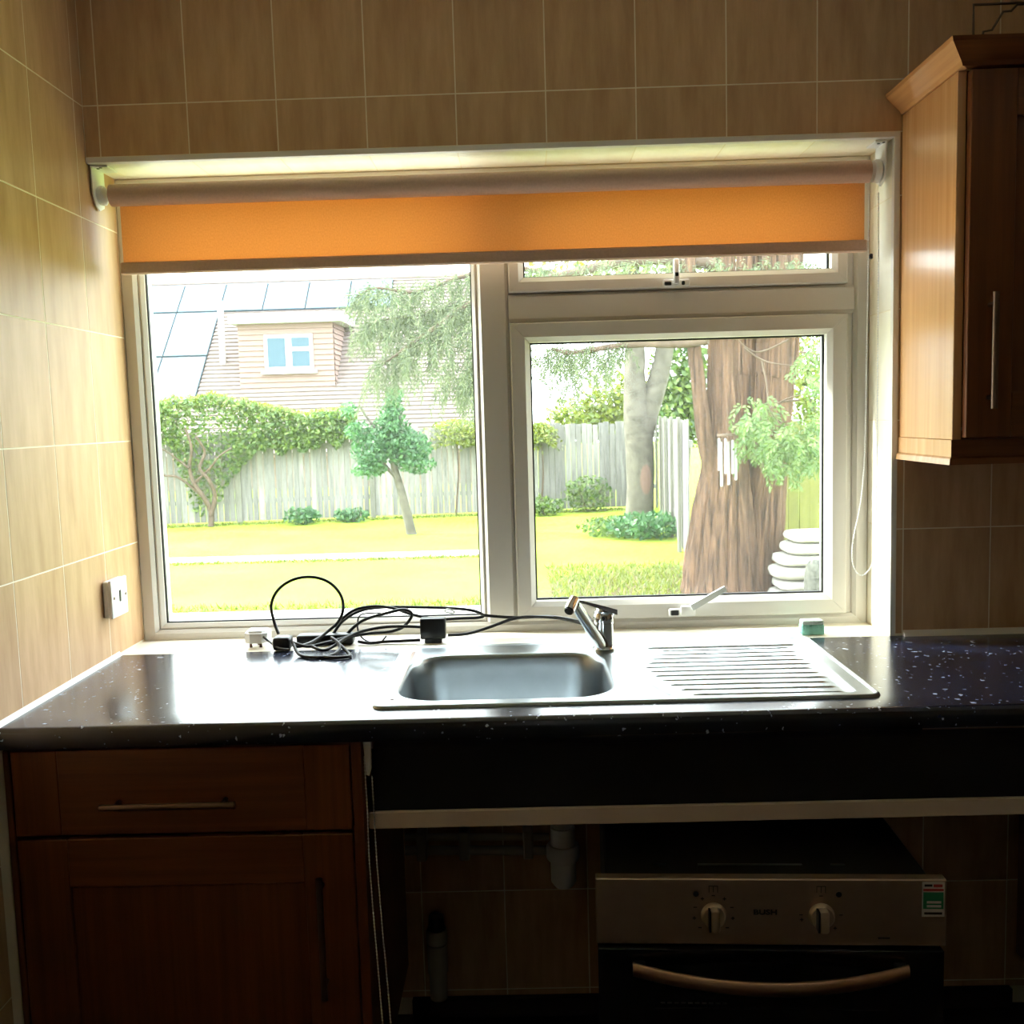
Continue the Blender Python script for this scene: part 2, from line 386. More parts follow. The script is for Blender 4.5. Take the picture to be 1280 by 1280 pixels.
TM = {}
def tile(parent, u0, u1, v0, v1, face, w, mat='tile'):
    """one ceramic tile; face F = front wall, L = left wall, S = soffit, R = right reveal"""
    gw = .0014; a, b = round(u1-u0-2*gw, 4), round(v1-v0-2*gw, 4)
    if a < .008 or b < .008: return
    if (a, b, mat) not in TM:
        me = MB().cbox(-a/2, a/2, 0, .006, -b/2, b/2, .0004)
        m2 = bpy.data.meshes.new('tile'); m2.from_pydata(me.v, [], me.f); m2.materials.append(M[mat]); TM[a, b, mat] = m2
    o = bpy.data.objects.new('tile', TM[a, b, mat]); COL.objects.link(o); o.parent = parent
    uc, vc = (u0+u1)/2, (v0+v1)/2
    p, r = {'F': ((uc, w, vc), (0,0,0)), 'L': ((w, uc, vc), (0,0,math.pi/2)), 'S': ((uc, vc, w), (math.pi/2,0,0)),
            'R': ((w, uc, vc), (0,0,-math.pi/2))}[face]
    o.location = Vector(p)-Vector(ORG[parent.name]); o.rotation_euler = r
def cuts(a, b, off, step):
    k = math.ceil((a-off)/step+1e-6); out = [a]
    while off+k*step < b-1e-6:
        out.append(off+k*step); k += 1
    return out+[b]
def tiling(parent, u0, u1, v0, v1, face, w, uo=.0347, vo=0.0, mat='tile'):
    U, V = cuts(u0, u1, uo, .2), cuts(v0, v1, vo, .25)
    for i in range(len(U)-1):
        for j in range(len(V)-1): tile(parent, U[i], U[i+1], V[j], V[j+1], face, w, mat)
tiling(wf, 0, XR, HH+.012, ZT, 'F', 0)
tiling(wf, W+.012, XR, 0.004, HH+.012, 'F', 0)
tiling(wf, .60, 2.2, -.868, -.06, 'F', 0, uo=.69, vo=-.6)
tiling(wf, 0, W, .012, YW, 'S', HH, vo=-.1, mat='tilecream')
tiling(wf, .012, YW, 0.002, HH, 'R', W, uo=-.1, mat='tilecream')
tiling(wl, -2.2, YW, 0.003, ZT, 'L', 0, uo=-.0431)
tiling(wl, -2.2, -.56, -.85, 0.003, 'L', 0, uo=-.0431)
# white plastic edge trims round the opening, and sealant lines
def quad_trim(name, p0, p1, axis, ca, cb):
    # quarter-round profile between the wall face and the reveal
    prof = [(0, 0)]+[(.011*math.cos(t), .011*math.sin(t)) for t in np.linspace(0, math.pi/2, 6)]
    poly = [(ca*p[0], cb*p[1]) for p in prof]
    return poly
mb = MB(); prof = [(.0125, HH-.0005), (.0, HH+.0005), (-.001, HH+.004), (-.001, HH+.0115), (.006, HH+.0115), (.0125, HH+.004)]
struct(mb.prism(prof, 'x', 0, W+.0115).build('trim_1', M['trimw'], smooth=30))
mb = MB(); prof = [(W-.0005, .0125), (W+.0005, 0), (W+.004, -.001), (W+.0115, -.001), (W+.0115, .006), (W+.004, .0125)]
struct(mb.prism(prof, 'z', 0.001, HH-.0005).build('trim_2', M['trimw'], smooth=30))
struct(MB().prism([(.0, .0), (.007, 0), (.004, .003), (.001, .007), (0, .009)], 'y', -.545, .0).build('trim_3', M['silicone'], smooth=40))
struct(MB().prism([(0, 0), (-.012, 0), (-.009, .007), (-.002, .012), (0, .013)], 'x', W+.03, XR).build('trim_4', M['trimw'], smooth=40))
struct(MB().cbox(0.0, W, 0.001, YW+.03, -.02, -.0005, .002).build('trim_5', M['sill']))
struct(MB().box(.66, 2.1, -.018, .0, ZF, -.865).build('foot_strip_front', M['darkmatt']))  # dark strip along the wall foot, below the tiles

# ------------------------------------------------------------------ window
win = thing('window_1', (W/2, .18, -.012), None, None, kind='structure')
def rails(parent, name, x0, x1, z0, z1, w, yf, yb, mat, bead=.010, lip=.003, e=.0003):
    """four mitred rails with a sloped inner bead"""
    prof = [(0, yb), (0, yf+lip), (lip, yf), (w-bead, yf), (w, yf+bead), (w, yb)]
    L = [((x0,z0),(1,0),(0,1),x1-x0), ((x1,z0),(0,1),(-1,0),z1-z0), ((x1,z1),(-1,0),(0,-1),x1-x0), ((x0,z1),(0,-1),(1,0),z1-z0)]
    for (ox, oz), (ux, uz), (nx, nz), ln in L:
        vs = []
        for end in (0, 1):
            for t, y in prof:
                s = t+e if end == 0 else ln-t-e
                vs.append((ox+ux*s+nx*t, y, oz+uz*s+nz*t))
        n = len(prof)
        fs = [(i, (i+1) % n, n+(i+1) % n, n+i) for i in range(n)]+[tuple(range(n)), tuple(range(n, 2*n))]
        MB().add(vs, fs).build(name, mat, parent)
def seal(parent, x0, x1, z0, z1, w=.004, y=.176):
    mb = MB()
    mb.box(x0, x1, y, y+.008, z0, z0+w); mb.box(x0, x1, y, y+.008, z1-w, z1); mb.box(x0, x0+w, y, y+.008, z0+w, z1-w); mb.box(x1-w, x1, y, y+.008, z0+w, z1-w)
    mb.build('gasket', M['gasket'], parent)
YF, YK = YW, .215
rails(win, 'frame_rail', 0.0, W, -.012, HH, .036, YF, YK, M['upvc'], bead=.008)
MB().prism([(.862, YK), (.862, YF+.012), (.870, YF+.002), (.929, YF+.002), (.937, YF+.012), (.937, YK)], 'z', .024, 1.09).build('mullion', M['upvc'], win)
MB().prism([(YK, .760), (YF+.012, .760), (YF+.002, .768), (YF+.002, .820), (YF+.012, .828), (YK, .828)], 'x', .9372, 1.770).build('transom', M['upvc'], win)
for a_, b_, c_, d_ in ((1.748,1.775,.02,1.092), (.930,.944,.02,1.092), (.944,1.748,.018,.031), (.944,1.748,.752,.764), (.944,1.748,.824,.836), (.944,1.748,1.082,1.095)):
    MB().box(a_, b_, YF+.014, YK-.008, c_, d_).build('frame_stop', M['upvc'], win)
# fixed light on the left
fx = MB().box(0, 0, 0, 0, 0, 0); fixed = thing('fixed_light', (.45, .18, .024), None, None); fixed.parent = win; fixed.location = (.45-W/2, 0, .036)
rails(fixed, 'glazing_bead', .036, .862, .024, 1.09, .014, YF+.012, YK, M['upvc'], bead=.008)
seal(fixed, .049, .849, .037, 1.077)
MB().box(.047, .851, .180, .184, .035, 1.079).build('pane', M['glass'], fixed)
def sash(name, x0, x1, z0, z1, w):
    s = thing(name, ((x0+x1)/2, .18, z0), None, None); s.parent = win
    s.location = (ORG[s.name]-ORG[win.name]).tolist()
    rails(s, 'sash_rail', x0, x1, z0, z1, w, YF-.008, YK-.01, M['upvc'], bead=.012)
    seal(s, x0+w-.001, x1-w+.001, z0+w-.001, z1-w+.001, .005)
    MB().box(x0+w-.003, x1-w+.003, .180, .184, z0+w-.003, z1-w+.003).build('pane', M['glass'], s)
    return s
cas = sash('casement', .939, 1.752, .026, .758, .047)
fan = sash('fanlight', .939, 1.752, .830, 1.088, .036)
# casement handle: low white rose with a black key button and a lever cocked up to the right
MB().cbox(1.312, 1.378, .128, .1415, .030, .050, .004, 2).build('handle_rose', M['whitep'], cas, smooth=40)
MB().cbox(1.316, 1.336, .126, .130, .034, .047, .002).build('handle_button', M['black'], cas)
MB().lathe([(.005,0),(.005,.004)], (1.357, .1245, .043), 'y', 12).build('handle_screw', M['black'], cas)
MB().cbox(1.340, 1.374, .122, .131, .033, .058, .004, 2).build('handle_hub', M['whitep'], cas, smooth=40)
p0, p1 = Vector((1.366, .116, .055)), Vector((1.446, .100, .104))
d = (p1-p0).normalized(); n_ = Vector((-d.z, 0, d.x)); q = Vector((0,.004,0)); mb = MB()
mb.add([p0-n_*.008-q, p0+n_*.008-q, p1+n_*.0065-q, p1-n_*.0065-q, p0-n_*.008+q, p0+n_*.008+q, p1+n_*.0065+q, p1-n_*.0065+q],
       [(0,1,2,3),(7,6,5,4),(0,4,5,1),(1,5,6,2),(2,6,7,3),(3,7,4,0)])
mb.build('handle_lever', M['clearp'], cas)
# fanlight handle
MB().cbox(1.308, 1.372, .128, .1415, .832, .848, .004, 2).build('handle_rose', M['whitep'], fan, smooth=40)
MB().cbox(1.311, 1.328, .126, .130, .834, .843, .002).build('handle_button', M['black'], fan)
MB().cbox(1.352, 1.360, .126, .130, .834, .844, .002).build('handle_button', M['black'], fan)
MB().cbox(1.332, 1.345, .112, .126, .836, .895, .004, 2).build('handle_lever', M['whitep'], fan, smooth=40)
MB().cbox(1.3345, 1.3425, .110, .1125, .853, .862, .001).build('handle_cap', M['black'], fan)

# ------------------------------------------------------------------ roller blind over the window
rb = thing('roller_blind', (W/2, .05, .89), 'orange roller blind rolled most of the way up over the window', 'blind')
MB().tube([(.034, .045, 1.064), (1.766, .045, 1.064)], .0245, 32).build('roll', M['blindroll'], rb, smooth=40)
mb = MB()
xs = np.linspace(.042, 1.765, 60)
for t in (0, .0006):
    pass
vs = []; fs = []
for z in np.linspace(.91, 1.064, 6):
    for x in xs: vs.append((x, .0705+.0007*math.sin(x*9+z*6), z))
nx = len(xs)
for j in range(5):
    for i in range(nx-1): fs.append((j*nx+i, j*nx+i+1, (j+1)*nx+i+1, (j+1)*nx+i))
mb.add(vs, fs).build('fabric', M['blind'], rb, smooth=60)
MB().cbox(.036, 1.770, .063, .078, .889, .9165, .003).build('bottom_bar', M['blindroll'], rb)
for s, xa, xb in ((0, .004, .030), (1, 1.768, 1.794)):
    mb = MB(); xw = xa if s == 0 else xb-.003
    prof = [(.010, 1.123), (.076, 1.123), (.078, 1.07), (.068, 1.040), (.045, 1.030), (.024, 1.038), (.012, 1.062)]
    mb.prism(prof, 'x', xw, xw+.003)
    br = mb.build('bracket', M['whitep'], rb)
    MB().cbox(xa, xb+(.012 if s == 0 else 0)-(0 if s == 0 else 0), .014, .070, 1.1205, 1.1245, .001).build('bracket_flange', M['whitep'], rb)
    MB().lathe([(.020,0),(.022,.004),(.022,.012),(.016,.016)] if s == 0 else [(.024,-.016),(.026,-.010),(.026,-.002),(.020,0)], (xa+.003 if s == 0 else xb-.004, .045, 1.064), 'x').build('end_cap', M['whitep'], rb, smooth=40)
    for xx in (.45, .8):
        MB().lathe([(.0035,0),(.0035,.0012)], (xa+(xb-xa)*xx, .026 if xx < .6 else .018, 1.1190), 'z', 8).build('screw', M['black'], rb)
def bead_chain(parent, pts, r=.0023, pitch=.0062, mat='whitep'):
    path = smooth_path(pts, 12); mb = MB(); acc = 0; last = path[0]
    mb.tube(path[::2], r*.38, 4)
    for p in path[1:]:
        seg = (p-last).length
        while acc+seg >= pitch:
            t = (pitch-acc)/seg; last = last.lerp(p, t); seg = (p-last).length; acc = 0
            c = last; mb.add([(c.x+r,c.y,c.z),(c.x-r,c.y,c.z),(c.x,c.y+r,c.z),(c.x,c.y-r,c.z),(c.x,c.y,c.z+r),(c.x,c.y,c.z-r)],
                             [(0,2,4),(2,1,4),(1,3,4),(3,0,4),(2,0,5),(1,2,5),(3,1,5),(0,3,5)])
        acc += seg; last = p
    o = mb.build('bead_chain', M[mat], parent, fix=False); o['kind'] = 'stuff'; return o
c1 = [at(1086,238,.070), at(1085,330,.07), at(1083,450,.07), at(1081,560,.068), at(1076,625,.06), at(1067,670,.05), at(1065,700,.045), at(1072,717,.04), at(1083,716,.035), at(1093,690,.03), at(1096,600,.025), at(1097,450,.024), at(1098,330,.024), at(1098,240,.024)]
bead_chain(rb, [tuple(p) for p in c1])
MB().cbox(1.775, 1.783, .062, .070, .872, .884, .002).build('chain_joiner', M['black'], rb)

# ------------------------------------------------------------------ worktop, sink and tap
SX0, SX1, SY0, SY1 = .668, 1.615, -.485, -.004
wt = thing('worktop', (1.3, -.27, -.04), 'black speckled laminate worktop running under the window', 'worktop')
YFt = -.549
mb = MB()
rr = .011
front = [(SY0+.012, -.04), (YFt+.004, -.04), (YFt, -.034)]+[(YFt+rr-rr*math.cos(t), -rr+rr*math.sin(t)) for t in np.linspace(0, math.pi/2, 6)]+[(SY0+.012, 0)]
mb.prism(front, 'x', .001, 2.75)
mb.box(.001, SX0+.012, SY0+.012, -.001, -.04, 0); mb.box(SX1-.012, 2.75, SY0+.012, -.001, -.04, 0); mb.box(SX0+.012, SX1-.012, SY1-.012, -.001, -.04, 0)
mb.build('worktop_slab', M['worktop'], wt, smooth=35)
MB().box(1.66, 1.86, YFt-.0008, YFt+.002, -.0405, -.0385).build('edge_strip', M['satin'], wt)

def rrect(x0, x1, y0, y1, r, n=10):
    out = []
    for cx, cy, a0 in ((x1-r, y1-r, 0), (x0+r, y1-r, 90), (x0+r, y0+r, 180), (x1-r, y0+r, 270)):
        for k in range(n+1):
            a = math.radians(a0+90*k/n); out.append((cx+r*math.cos(a), cy+r*math.sin(a)))
    return out
sk = thing('kitchen_sink', ((SX0+SX1)/2, (SY0+SY1)/2, -.15), 'stainless steel inset sink with one bowl and ridged drainer', 'sink')
bx0, bx1, by0, by1 = .700, 1.132, -.448, -.088
zt = .0035
mb = MB(); NB = 14
rings = []
def ring_at(k):
    base = rrect(bx0, bx1, by0, by1, .085, NB)
    cx, cy = (bx0+bx1)/2, (by0+by1)/2
    return base
base = rrect(bx0, bx1, by0, by1, .085, NB); nb = len(base); cx, cy = (bx0+bx1)/2, (by0+by1)/2
def inset(d, z, rad=.085): return [(x, y, z) for x, y in rrect(bx0+d, bx1-d, by0+d, by1-d, max(.02, rad-d*.3), NB)]
prof = [(0, zt), (.003, zt-.0006), (.006, zt-.003), (.009, -.008), (.012, -.05), (.016, -.11), (.022, -.132), (.034, -.145), (.06, -.150), (.12, -.152)]
vs = []
for dd, z in prof: vs += inset(dd, z)
fs = []
for i in range(len(prof)-1):
    for k in range(nb): fs.append((i*nb+k, i*nb+(k+1) % nb, (i+1)*nb+(k+1) % nb, (i+1)*nb+k))
fs.append(tuple((len(prof)-1)*nb+k for k in range(nb)))
mb.add(vs, fs).build('bowl', M['steel'], sk, smooth=40)
# deck round the bowl: fan from the bowl lip out to the panel edge
XD = 1.160
outer = []
for x, y in base:
    dx, dy = x-cx, y-cy; t = 1e9
    if dx > 1e-9: t = min(t, (XD-cx)/dx)
    if dx < -1e-9: t = min(t, (SX0+.010-cx)/dx)
    if dy > 1e-9: t = min(t, (SY1-.010-cy)/dy)
    if dy < -1e-9: t = min(t, (SY0+.010-cy)/dy)
    outer.append((cx+dx*t, cy+dy*t))
for qx, qy in ((XD, SY1-.010), (SX0+.010, SY1-.010), (SX0+.010, SY0+.010), (XD, SY0+.010)):
    i = min(range(nb), key=lambda i: (outer[i][0]-qx)**2+(outer[i][1]-qy)**2); outer[i] = (qx, qy)
mb = MB(); vs = [(x, y, zt) for x, y in base]+[(x, y, zt) for x, y in outer]
mb.add(vs, [(k, (k+1) % nb, nb+(k+1) % nb, nb+k) for k in range(nb)]).build('deck', M['steel'], sk)
# drainer: pressed field with a dozen ridges that run along it
mb = MB(); gx = np.linspace(XD, SX1-.010, 70); gy = np.linspace(SY0+.010, SY1-.010, 400)
def hgt(x, y):
    # field boundary is a rounded trapezoid
    l = 1.185+.045*abs((y+.255)/.2)**2; r_ = 1.575; a, b = -.455, -.062
    def ss(t): t = max(0, min(1, t)); return t*t*(3-2*t)
    inside = ss((x-l)/.012)*ss((r_-x)/.012)*ss((y-a)/.010)*ss((b-y)/.010)
    h = zt-.0055*inside
    for k in range(11):
        yk = -.434+.0345*k+(x-1.35)*.010*(k-5)*.25
        e_ = math.exp(-((y-yk)/.0024)**2)
        if e_ > .01:
            l2 = l+.016+.010*abs(k-6)*.5; r2 = 1.560-.004*((k*7) % 3)
            h += .0030*e_*ss((x-l2)/.012)*ss((r2-x)/.012)*inside
    return h
vs = [(x, y, hgt(x, y)) for y in gy for x in gx]; nx = len(gx)
mb.add(vs, [(j*nx+i, j*nx+i+1, (j+1)*nx+i+1, (j+1)*nx+i) for j in range(len(gy)-1) for i in range(nx-1)]).build('drainer', M['steel'], sk, smooth=50)
# rolled rim
rim = rrect(SX0, SX1, SY0, SY1, .022, 6); mb = MB(); pr = [(0, .0002), (.0015, .0045), (.004, .0065), (.008, .0062), (.0105, zt), (.0135, zt-.0012), (.016, zt)]
vs = []; nr = len(rim)
for d_, z in pr: vs += [(x, y, z) for x, y in rrect(SX0+d_, SX1-d_, SY0+d_, SY1-d_, .022-d_*.6, 6)]
mb.add(vs, [(i*nr+k, i*nr+(k+1) % nr, (i+1)*nr+(k+1) % nr, (i+1)*nr+k) for i in range(len(pr)-1) for k in range(nr)]).build('rim', M['steel'], sk, smooth=60)
MB().lathe([(.036,.0),(.038,.002),(.030,.003),(.026,-.002)], (cx, cy+.05, -.1515), 'z', 28).build('drain', M['chrome'], sk, smooth=40)
MB().prism([(x, y) for x, y in rrect(SX0+.03, SX0+.037, SY0+.05, SY1-.05, .003, 3)], 'z', zt, zt+.0012).build('pressed_groove', M['satin'], sk)

tap = thing('mixer_tap', (1.135, -.078, .0035), 'chrome single lever mixer tap behind the sink bowl', 'tap')
tx, ty = 1.135, -.078
MB().lathe([(.0265,.0036),(.0265,.009),(.0235,.012),(.0225,.016),(.0225,.066)], (tx, ty, 0), 'z', 28).build('body', M['chrome'], tap, smooth=40)
MB().lathe([(.0205,.066),(.0205,.0685),(.0235,.0695),(.0238,.080),(.022,.089),(.016,.094),(.006,.096)], (tx, ty, 0), 'z', 28).build('head', M['chrome'], tap, smooth=40)
MB().lathe([(.004,0),(.004,.003)], (tx-.003, ty-.0262, .080), 'y', 10).build('index_button', M['black'], tap)
# spout climbs out of the body over the bowl
sp0 = Vector((tx-.006, ty-.010, .016)); sp1 = Vector((1.066, -.180, .128))
d = (sp1-sp0); side = Vector((0,0,1)).cross(d).normalized(); up = d.cross(side).normalized()*-1
if up.z < 0: up = -up
mb = MB(); vs = []
for t, w_, h_ in ((0, .013, .014), (.3, .0125, .012), (.7, .0115, .0105), (1, .011, .0095)):
    c = sp0+d*t
    for a in range(12):
        ang = 2*math.pi*a/12; ca, sa = math.cos(ang), math.sin(ang)
        vs.append(c+side*(w_*math.copysign(abs(ca)**.6, ca))+up*(h_*math.copysign(abs(sa)**.6, sa)))
fs = [(i*12+k, i*12+(k+1) % 12, (i+1)*12+(k+1) % 12, (i+1)*12+k) for i in range(3) for k in range(12)]+[tuple(range(12)), tuple(range(36, 48))]
spt = mb.add(vs, fs).build('spout', M['chrome'], tap, smooth=50)
e = sp1+d.normalized()*.002+Vector((-.006,-.004,.002))
MB().tube([e+Vector((.006,.012,.006)), e+Vector((-.003,-.006,-.006)), e+Vector((-.007,-.014,-.012))], [.0125,.0125,.0115], 18).build('aerator_collar', M['chrome'], spt, smooth=40)
MB().tube([e+Vector((-.006,-.0125,-.0108)), e+Vector((-.0085,-.017,-.0143))], .0095, 18).build('aerator', M['black'], spt)
l0, l1 = Vector((tx+.018, ty+.004, .090)), Vector((1.068, -.150, .130))
d = l1-l0; side = Vector((0,0,1)).cross(d).normalized(); mb = MB(); vs = []
for t, w_, z0_, z1_ in ((0, .018, -.006, .006), (.35, .015, -.004, .006), (.8, .010, -.001, .005), (1, .008, .001, .004)):
    c = l0+d*t
    vs += [c+side*w_+Vector((0,0,z0_)), c-side*w_+Vector((0,0,z0_)), c-side*w_+Vector((0,0,z1_)), c+side*w_+Vector((0,0,z1_))]
mb.add(vs, [(i*4+k, i*4+(k+1) % 4, i*4+4+(k+1) % 4, i*4+4+k) for i in range(3) for k in range(4)]+[(0,1,2,3),(12,13,14,15)]).build('lever', M['chrome'], tap)

# ------------------------------------------------------------------ small things on the sill
sp = thing('sponge', (1.637, .042, -.0005), 'mint green washing up sponge on the window sill', 'sponge')
MB().cbox(1.611, 1.663, .026, .058, 0, .024, .003, 2).build('foam', M['mint'], sp, smooth=50)
MB().cbox(1.612, 1.662, .027, .057, .0235, .034, .003, 2).build('scourer', M['mintpale'], sp, smooth=50)

CR = .0039
def cord(parent, pts, r=CR, name='cord', mat='blackcord'):
    P = [tuple(at(x, y, Y)) for x, y, Y in pts]
    P = [(p[0], p[1], max(p[2], r+.0006)) for p in P]
    return MB().tube(smooth_path(P, 7), r, 8).build(name, M[mat], parent, smooth=60)
# laptop style cable: flat brick and big upright loop
pb = thing('power_cable', (.5, .03, 0), 'black power cable coiled on the sill with one big upright loop', 'cable')
mb = MB(); a = at(357, 800, .03)
brick = MB().cbox(.408, .545, .040, .078, .001, .026, .006, 2).build('transformer_block', M['black'], pb, smooth=50)
MB().cbox(.362, .404, -.004, .036, .001, .032, .007, 2).build('plug', M['black'], pb, smooth=50)
MB().cbox(.3605, .3625, .004, .028, .009, .023, .0008).build('plug_face', M['greyp'], pb)
cord(pb, [(348,792,.015),(343,778,.03),(339,757,.035),(347,738,.04),(365,725,.045),(388,721,.05),(410,727,.055),(425,742,.06),(429,760,.06),(423,777,.055),(410,789,.045),(398,798,.02),(385,805,-.01),(371,808,-.03),(366,803,-.02)])
cord(pb, [(366,803,-.02),(385,808,-.03),(410,803,-.01),(432,797,.03),(460,792,.05),(490,789,.05),(506,782,.06),(515,768,.065),(505,762,.07),(485,766,.075),(455,775,.07),(436,790,.065),(430,800,.062)])
cord(pb, [(367,806,-.03),(374,818,-.06),(390,826,-.085),(412,824,-.08),(424,812,-.05),(422,803,-.03),(414,797,-.01)])
cord(pb, [(390,808,-.04),(404,813,-.055),(418,807,-.03),(430,799,.0),(450,790,.03),(478,784,.045),(505,783,.05),(530,784,.05)])
cord(pb, [(424,805,-.03),(436,817,-.06),(437,825,-.085),(424,828,-.095),(407,824,-.085),(404,817,-.06)])
cord(pb, [(418,783,.06),(440,764,.075),(465,758,.085),(490,760,.085),(515,768,.085),(545,774,.085),(575,773,.085),(598,772,.085),(604,769,.09),(590,763,.10),(560,760,.105),(520,759,.105),(480,759,.10),(452,763,.095),(430,775,.08),(418,790,.068),(412,800,.062)])
ad = thing('plug_adapter', (.733, .045, -.0005), 'black square plug adapter standing on its socket base behind the sink', 'adapter')
MB().cbox(.706, .767, .038, .066, .010, .060, .004, 2).build('case', M['black'], ad, smooth=50)
MB().cbox(.716, .757, .040, .064, -.0004, .011, .002).build('base', M['black'], ad)
cord(ad, [(560,794,.05),(585,792,.05),(612,784,.06),(640,774,.075),(665,771,.085),(700,773,.09),(738,782,.05)])
cord(ad, [(604,769,.09),(625,771,.095),(650,772,.095),(690,771,.095),(735,779,.06)])
cord(ad, [(525,800,.045),(505,801,.05),(480,803,.05),(462,806,.04),(448,802,.05)])
cord(ad, [(476,766,.08),(452,768,.08),(447,779,.075),(449,792,.07),(458,801,.06),(474,804,.05),(483,795,.05)], r=.002)
tie = MB(); p = at(562, 765, .085); tie.tube(smooth_path([tuple(p+np.array(v)) for v in ((-.012,0,.002),(-.004,-.006,.008),(.006,-.006,.006),(.012,0,-.001),(.004,.005,-.004))], 5, True), .0022, 6, closed=True).build('cable_tie', M['clearp'], ad)
wp = thing('white_plug', (.31, .06, -.0005), 'white moulded mains plug lying on the sill by the cables', 'plug')
MB().prism([(.286,.040),(.300,.030),(.328,.030),(.340,.040),(.340,.078),(.332,.088),(.294,.088),(.286,.078)], 'z', .012, .036).build('body', M['whitep'], wp, smooth=25)
MB().prism([(.296,.038),(.328,.038),(.334,.046),(.334,.076),(.292,.076),(.292,.046)], 'z', .036, .041).build('cover', M['whitep'], wp, smooth=25)
for px_, py_ in ((.298,.046),(.322,.046),(.310,.074)):
    MB().box(px_-.003, px_+.003, py_-.002, py_+.002, -.0004, .0122).build('pin', M['satin'], wp)
cord(wp, [(329,796,.035),(338,803,.02),(348,810,-.01),(362,812,-.03)], r=.0026)

sw = thing('wall_socket', (0, -.028, .105), 'grey white flex outlet plate on the tiled wall by the window', 'outlet')
MB().cbox(.0, .014, -.070, .014, .102, .186, .003).build('back_box', M['whitep'], sw)
MB().cbox(.0145, .022, -.072, .016, .100, .188, .003, 2).build('plate', M['whitep'], sw, smooth=40)
MB().prism([(.138,-.031),(.160,-.030),(.160,-.024),(.138,-.026)][::-1] if False else [(-.031,.134),(-.025,.134),(-.023,.160),(-.031,.160)], 'x', .022, .0235).build('flex_slot', M['black'], sw)
for yy in (-.060, .004):
    MB().lathe([(.0035,0),(.0035,.0012)], (.0218, yy, .146), 'x', 10).build('screw', M['satin'], sw)

# ------------------------------------------------------------------ kitchen units
def bar_handle(parent, p0, p1, off, r=.006):
    """straight bar on two posts; the posts point to -y"""
    p0, p1 = Vector(p0), Vector(p1); d = (p1-p0)
    h = MB().tube([p0+Vector((0,-off,0)), p1+Vector((0,-off,0))], r, 14).build('handle', M['satin'], parent, smooth=40)
    for t in (.1, .9):
        c = p0+d*t; MB().tube([c+Vector((0,.0005,0)), c+Vector((0,-off,0))], r*.75, 10).build('handle_post', M['satin'], parent)
    return h
def shaker(parent, x0, x1, z0, z1, yf, th, fw, name='door'):
    dr = thing(name, ((x0+x1)/2, yf+th/2, z0), None, None); dr.parent = parent; dr.location = (ORG[dr.name]-ORG[parent.name]).tolist()
    MB().cbox(x0, x0+fw, yf, yf+th, z0, z1, .0015).build('stile', M['oak'], dr)
    MB().cbox(x1-fw, x1, yf, yf+th, z0, z1, .0015).build('stile', M['oak'], dr)
    MB().cbox(x0+fw, x1-fw, yf, yf+th, z1-fw, z1, .0015).build('rail', M['oakx'], dr)
    MB().cbox(x0+fw, x1-fw, yf, yf+th, z0, z0+fw, .0015).build('rail', M['oakx'], dr)
    MB().box(x0+fw-.004, x1-fw+.004, yf+.008, yf+th-.002, z0+fw-.004, z1-fw+.004).build('panel', M['oak'], dr)
    return dr
YC = -.512
bc = thing('base_cabinet', (.327, -.27, ZF), 'oak base cabinet with a drawer above a panelled door', 'cabinet')
MB().box(.637, .655, YC-.018, -.02, -.77, -.041).build('side_panel', M['oak'], bc)
MB().box(.002, .020, YC, -.02, -.77, -.041).build('side_panel', M['oak'], bc)
MB().box(.020, .637, YC, -.02, -.77, -.752).build('bottom_panel', M['oak'], bc)
MB().box(.020, .637, -.03, -.02, -.752, -.041).build('back_panel', M['oak'], bc)
MB().box(.002, .655, YC+.04, YC+.058, ZF, -.77).build('plinth', M['oakx'], bc)
MB().cbox(.002, .013, YC-.020, YC, -.77, -.046, .001).build('filler', M['oak'], bc)
dw = thing('drawer', (.325, YC, -.208), None, None); dw.parent = bc; dw.location = (ORG[dw.name]-ORG[bc.name]).tolist()
MB().cbox(.016, .100, YC-.020, YC-.001, -.208, -.048, .0015).build('stile', M['oak'], dw)
MB().cbox(.551, .634, YC-.020, YC-.001, -.208, -.048, .0015).build('stile', M['oak'], dw)
MB().cbox(.100, .551, YC-.0195, YC-.001, -.208, -.048, .0012).build('front', M['oakx'], dw)
bar_handle(dw, (.186, YC-.0195, -.146), (.430, YC-.0195, -.146), .028)
d1 = shaker(bc, .016, .634, -.768, -.216, YC-.020, .019, .092)
bar_handle(d1, (.574, YC-.020, -.520), (.574, YC-.020, -.288), .026)
bc2 = thing('base_unit', (2.4, -.27, ZF), 'dark sided oak base unit past the oven, under the worktop end', 'cabinet')
MB().box(2.105, 2.123, YC-.018, -.02, -.77, -.041).build('side_panel', M['oak'], bc2)
MB().box(2.72, 2.738, YC, -.02, -.77, -.041).build('side_panel', M['oak'], bc2)
MB().box(2.123, 2.72, YC, -.02, -.77, -.752).build('bottom_panel', M['oak'], bc2)
MB().box(2.105, 2.738, YC+.04, YC+.058, ZF, -.77).build('plinth', M['oakx'], bc2)
d2 = shaker(bc2, 2.127, 2.716, -.768, -.048, YC-.020, .019, .092)
bar_handle(d2, (2.19, YC-.020, -.36), (2.19, YC-.020, -.12), .026)

